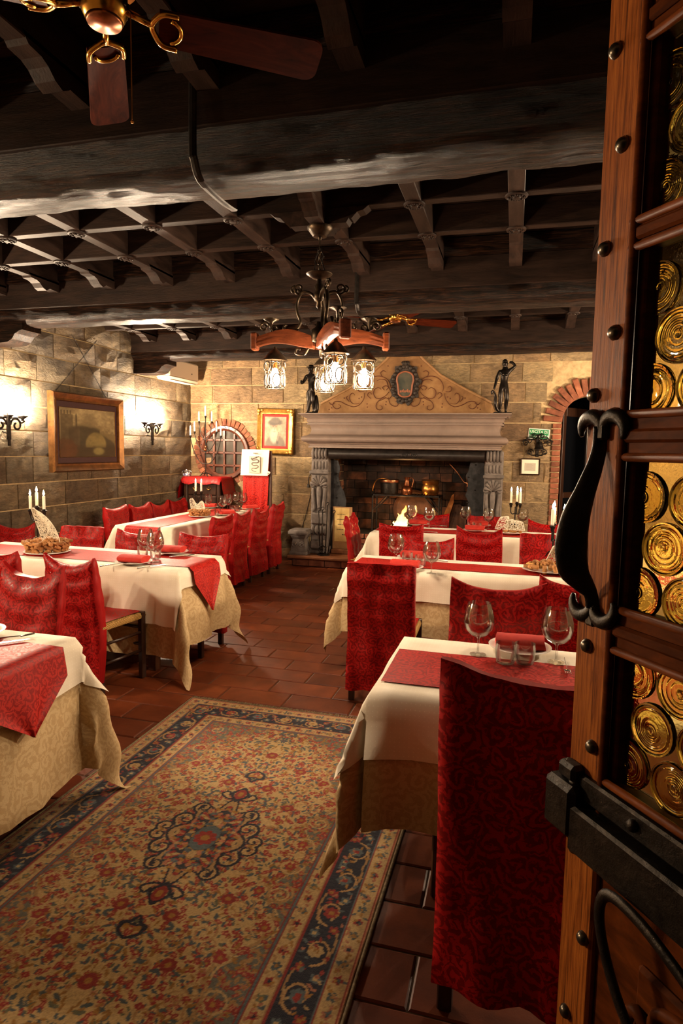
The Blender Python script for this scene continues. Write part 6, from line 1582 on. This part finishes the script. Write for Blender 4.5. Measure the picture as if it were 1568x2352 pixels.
    me = bpy.data.meshes.new('pile'); nv = len(vs); me.vertices.add(nv); me.vertices.foreach_set('co', vs.astype(np.float32).ravel())
    nf = len(fs); me.loops.add(nf*4); me.loops.foreach_set('vertex_index', fs.astype(np.int32).ravel()); me.polygons.add(nf); me.polygons.foreach_set('loop_start', np.arange(0, nf*4, 4, dtype=np.int32)); me.update(calc_edges=True)
    at = me.color_attributes.new('Col', 'FLOAT_COLOR', 'POINT'); at.data.foreach_set('color', np.concatenate([np.clip(C_, 0, 1).reshape(-1, 3), np.ones((nv, 1))], 1).astype(np.float32).ravel())
    me.polygons.foreach_set('use_smooth', [True]*nf); me.materials.append(MAT['rug'])
    rug = thing('persian_rug', 'cream and red Persian rug with a navy medallion and dark scroll border', 'rug', (0, 0, 0)); link('pile', me, rug)
    r = random.Random(2); bb = B()
    for yy, sg in ((y1, 1), (y0, -1)):
        x = x0
        while x < x1:
            a = r.uniform(-.012, .012); bb.tube([(x, yy-sg*.003, .005), (x+a*.5, yy+sg*.02, .004), (x+a+r.uniform(-.01, .01), yy+sg*r.uniform(.03, .045), .003)], .0016, 4, cap=False); x += .0042
    bb.build('fringe', 'fringe', rug, kind='stuff', fixn=False)
    for xx in (x0, x1):
        b = B(); b.tube([(xx+.006*math.sin((y0+(y1-y0)*i/40-(y0+y1)/2)*2.1), y0+(y1-y0)*i/40, .006) for i in range(41)], .007, 8)
        b.build('selvedge', 'fringe', rug, smooth=True)
make_rug()

# ================================================================== CHANDELIER
HX, HY = -1.16, 3.69
# carved cross on the joist that carries it
cm = thing('chandelier_mount', 'carved dark wooden cross on the ceiling carrying the chandelier', 'mount', (HX, HY, Z_JOIST))
for k in range(4):
    pr = [(.02, .0), (.02, -.085), (.17, -.085), (.185, -.06), (.20, -.065), (.235, -.03), (.27, -.022), (.30, .0)]
    B().prism(pr, -.042, .042, 'xz').build('arm', 'wood_dark_y', cm).rotation_euler = (0, 0, PI/2*k)
ch_ = thing('chandelier', 'wrought-iron and carved wood chandelier with four scrolled lanterns', 'chandelier', (HX, HY, 0), 0)
ZC = Z_JOIST-.085
B().lathe([(.075, ZC), (.075, ZC-.012), (.06, ZC-.03), (.04, ZC-.055), (.012, ZC-.06), (.008, ZC-.075), (.0001, ZC-.075)], n=20).build('canopy', 'iron_chandelier', ch_, smooth=True, auto=40)
B().tube([(0, 0, ZC-.07), (0, 0, ZC-.13)], .004, 6).build('rod', 'iron_chandelier', ch_)
zz = ZC-.13; k = 0
while zz > 2.66:
    m_ = Matrix.Translation((0, 0, zz)) @ Matrix.Rotation(PI/2*(k % 2), 4, 'Z')
    B().tube([m_ @ Vector((.011*math.sin(t), 0, .021*math.cos(t))) for t in [2*PI*i/12 for i in range(12)]], .0032, 6, closed=True).build('chain_link', 'iron_chandelier', ch_, smooth=True); zz -= .033; k += 1
r = random.Random(4)
B().tube(smoothpts([(0, 0, ZC-.11), (-.03, .01, ZC-.18), (-.025, .0, 2.72), (-.03, -.01, 2.665)], 6), .0035, 6).tube(smoothpts([(0, 0, ZC-.11), (.028, -.01, ZC-.17), (.012, .01, 2.74), (.035, .0, 2.665)], 6), .0035, 6).build('cord', 'iron', ch_, smooth=True)
B().lathe([(.008, 2.625), (.04, 2.63), (.078, 2.655), (.08, 2.66), (.03, 2.645), (.0001, 2.645)], n=20).build('bobeche', 'iron_chandelier', ch_, smooth=True)
B().lathe([(.012, 2.63), (.018, 2.60), (.03, 2.585), (.022, 2.56), (.035, 2.54), (.03, 2.51), (.014, 2.49), (.02, 2.47), (.0001, 2.45)], n=16).build('knop', 'iron_chandelier', ch_, smooth=True)
ARMS = [math.radians(a_) for a_ in (-52, 17, 98, 182)]
ZW = 2.28      # height of the wooden arms
B().lathe([(.0001, ZW-.06), (.02, ZW-.05), (.016, ZW-.03), (.045, ZW-.02), (.045, ZW+.05), (.02, ZW+.07), (.012, ZW+.1), (.0001, ZW+.1)], n=14).build('hub', 'iron_chandelier', ch_, smooth=True)
RL = .275
for k in range(4):
    a = ARMS[k]; ca, sa = math.cos(a), math.sin(a); P_ = lambda r_, z: (r_*ca, r_*sa, z)
    am = link('arm', None, ch_); am.rotation_euler = (0, 0, a)
    # carved wooden rail, wavy, with a block at its end
    rows = []
    for i in range(15):
        t = i/14; x = .03+.37*t; zc_ = ZW-.012+.03*math.sin(t*PI*1.15-.4); hh = .036+.008*math.sin(t*5)
        rows.append([Vector((x, y, zc_+z)) for y, z in ((-.022, -hh), (-.028, -hh*.4), (-.024, 0), (-.028, hh*.4), (-.022, hh), (.022, hh), (.028, hh*.4), (.024, 0), (.028, -hh*.4), (.022, -hh))])
    B().grid(rows, True, cap0=True, cap1=True).build('wood_rail', 'wood_chandelier', am, smooth=True, auto=35)
    B().cbox(.385, .425, -.032, .032, ZW-.06, ZW+.045, .008).build('end_block', 'wood_chandelier', am)
    # iron S-scroll from the crown to the rail
    ps = smoothpts([(.015, 0, 2.50), (.05, 0, 2.545), (.105, 0, 2.555), (.135, 0, 2.50), (.135, 0, 2.44), (.115, 0, 2.38), (.14, 0, 2.335), (.19, 0, 2.32), (.22, 0, 2.345), (.205, 0, 2.37)], 6)
    B().tube(ps, .0085, 8, flat=1.5).build('scroll_arm', 'iron_chandelier', am, smooth=True)
    B().tube(spiral((.125, 2.575), .032, .008, 270, 700, 22), .007, 8).build('curl', 'iron_chandelier', am, smooth=True)
    for sp_2 in (spiral((.155, 2.57), .022, .006, 100, -260, 18), spiral((.27, 2.345), .03, .008, 200, 640, 22), spiral((.345, 2.36), .032, .008, 180, -240, 22)):
        B().tube(sp_2, .007, 8).build('curl', 'iron_chandelier', am, smooth=True)
    B().lathe([(.006, 2.33), (.012, 2.385), (.045, 2.40), (.05, 2.405), (.0001, 2.397)], (.30, 0, 0), 14).build('leaf_dish', 'iron_chandelier', am, smooth=True)
    B().tube(smoothpts([(.06, 0, ZW-.05), (.09, 0, ZW-.09), (.14, 0, ZW-.085), (.135, 0, ZW-.055), (.115, 0, ZW-.06)], 5), .007, 8).build('curl', 'iron_chandelier', am, smooth=True)
    # lantern: conical roof, cage of rings, glowing bulb
    ln_ = link('lantern', None, am); ln_.location = (RL, 0, ZW-.045)
    B().lathe([(.01, .005), (.012, -.01), (.03, -.022), (.075, -.072), (.078, -.08), (.072, -.078), (.02, -.03), (.0001, -.02)], n=24).build('roof', 'iron_chandelier', ln_, smooth=True, auto=50)
    for (zr, rr) in ((-.09, .060), (-.245, .056)): B().tube(arc((0, 0), rr, 0, 360, 20, 'xy', zr)[:-1], .003, 6, closed=True).build('hoop', 'iron_chandelier', ln_, smooth=True)
    for j in range(6):
        b_ = 2*PI*j/6; 
        m1 = Matrix.Rotation(b_, 4, 'Z')
        B().tube([m1 @ Vector((.061, .026*math.sin(t), -.118+.028*math.cos(t))) for t in [2*PI*i/12 for i in range(12)]], .0032, 6, closed=True).tube([m1 @ Vector((.060, .024*math.sin(t), -.20+.040*math.cos(t))) for t in [2*PI*i/14 for i in range(14)]], .0036, 6, closed=True).build('cage_ring', 'iron_chandelier', ln_, smooth=True)
        m2 = Matrix.Rotation(b_+PI/6, 4, 'Z')
        B().tube([m2 @ Vector(p) for p in ((.062, 0, -.08), (.06, 0, -.14), (.064, 0, -.2), (.058, 0, -.25))], .0028, 6).build('cage_bar', 'iron_chandelier', ln_)
    B().lathe([(.014, -.08), (.014, -.125), (.0001, -.125)], n=12).build('lamp_holder', 'brass_old', ln_, smooth=True, auto=40)
    B().lathe([(.012, -.125), (.018, -.14), (.029, -.165), (.033, -.19), (.028, -.215), (.014, -.23), (.0001, -.233)], n=14).build('bulb', 'bulb_lantern', ln_, smooth=True)

# ================================================================== CEILING FANS
def fan(loc, a0, label):
    f = thing('ceiling_fan', label, 'ceiling fan', loc, 0)
    hz = Z_JOIST-loc[2]
    B().lathe([(.055, hz), (.05, hz-.03), (.014, hz-.05), (.012, .21), (.0001, .21)], n=18).build('downrod', 'brass', f, smooth=True, auto=40)
    B().lathe([(.02, .215), (.075, .20), (.095, .17), (.10, .11), (.085, .085), (.06, .08), (.06, .06), (.055, .052), (.062, .045), (.062, .025), (.05, .0), (.03, -.01), (.0001, -.012)], n=30).build('motor', 'brass', f, smooth=True, auto=40)
    B().lathe([(.048, -.003), (.044, -.0115), (.0001, -.014)], n=24).build('cap', 'copper', f, smooth=True)
    for k in range(18):
        b_ = 2*PI*k/18; B().cbox(-.004, .004, -.004, .004, .026, .042, .001, Matrix.Rotation(b_, 4, 'Z') @ Matrix.Translation((.061, 0, 0))).build('slot', 'iron', f)
    for k in range(4):
        bl_ = link('blade_arm', None, f); bl_.rotation_euler = (0, 0, a0+PI/2*k)
        tl = Matrix.Rotation(-.30, 4, 'X')
        B().tube([(.06, 0, .03), (.10, 0, .018), (.125, 0, .012)], .009, 8).tube([tl @ Vector(p) for p in smoothpts([(.19, -.05, .004), (.15, -.046, .006), (.128, -.02, .01), (.122, 0, .012), (.128, .02, .01), (.15, .046, .006), (.19, .05, .004)], 5)], .008, 8).tube([tl @ Vector(p) for p in arc((.165, 0), .034, -80, 80, 8, 'xy', .004)], .006, 8).build('bracket', 'brass', bl_, smooth=True)
        ol = [(.14, -.052)]+[(.59-.03*(1-math.sin(t)), -.062+.03*(1-math.cos(t))) if False else (.56+.035*math.sin(t), -.034-.032*math.cos(t)) for t in [PI/2*i/5 for i in range(6)]]+[(.56+.035*math.cos(t), .034+.032*math.sin(t)) for t in [PI/2*i/5 for i in range(6)]]+[(.14, .052)]
        B().prism(ol, .008, .015, 'xy', tl).build('blade', 'wood_blade', bl_)
    return f
f1 = fan((-1.10, 1.565, 2.75), math.radians(33.5), 'brass ceiling fan with mahogany blades and a pull chain, over the entrance')
B().tube([(.055, .02, .03), (.064, .022, .02), (.065, .022, .0), (.065, .022, -.25)], .0016, 5).ball((.065, .022, -.255), .005, 6, 4).build('pull_chain', 'brass_old', f1)
fan((-1.09, 5.78, 2.79), math.radians(32), 'ceiling fan with mahogany blades behind the chandelier')
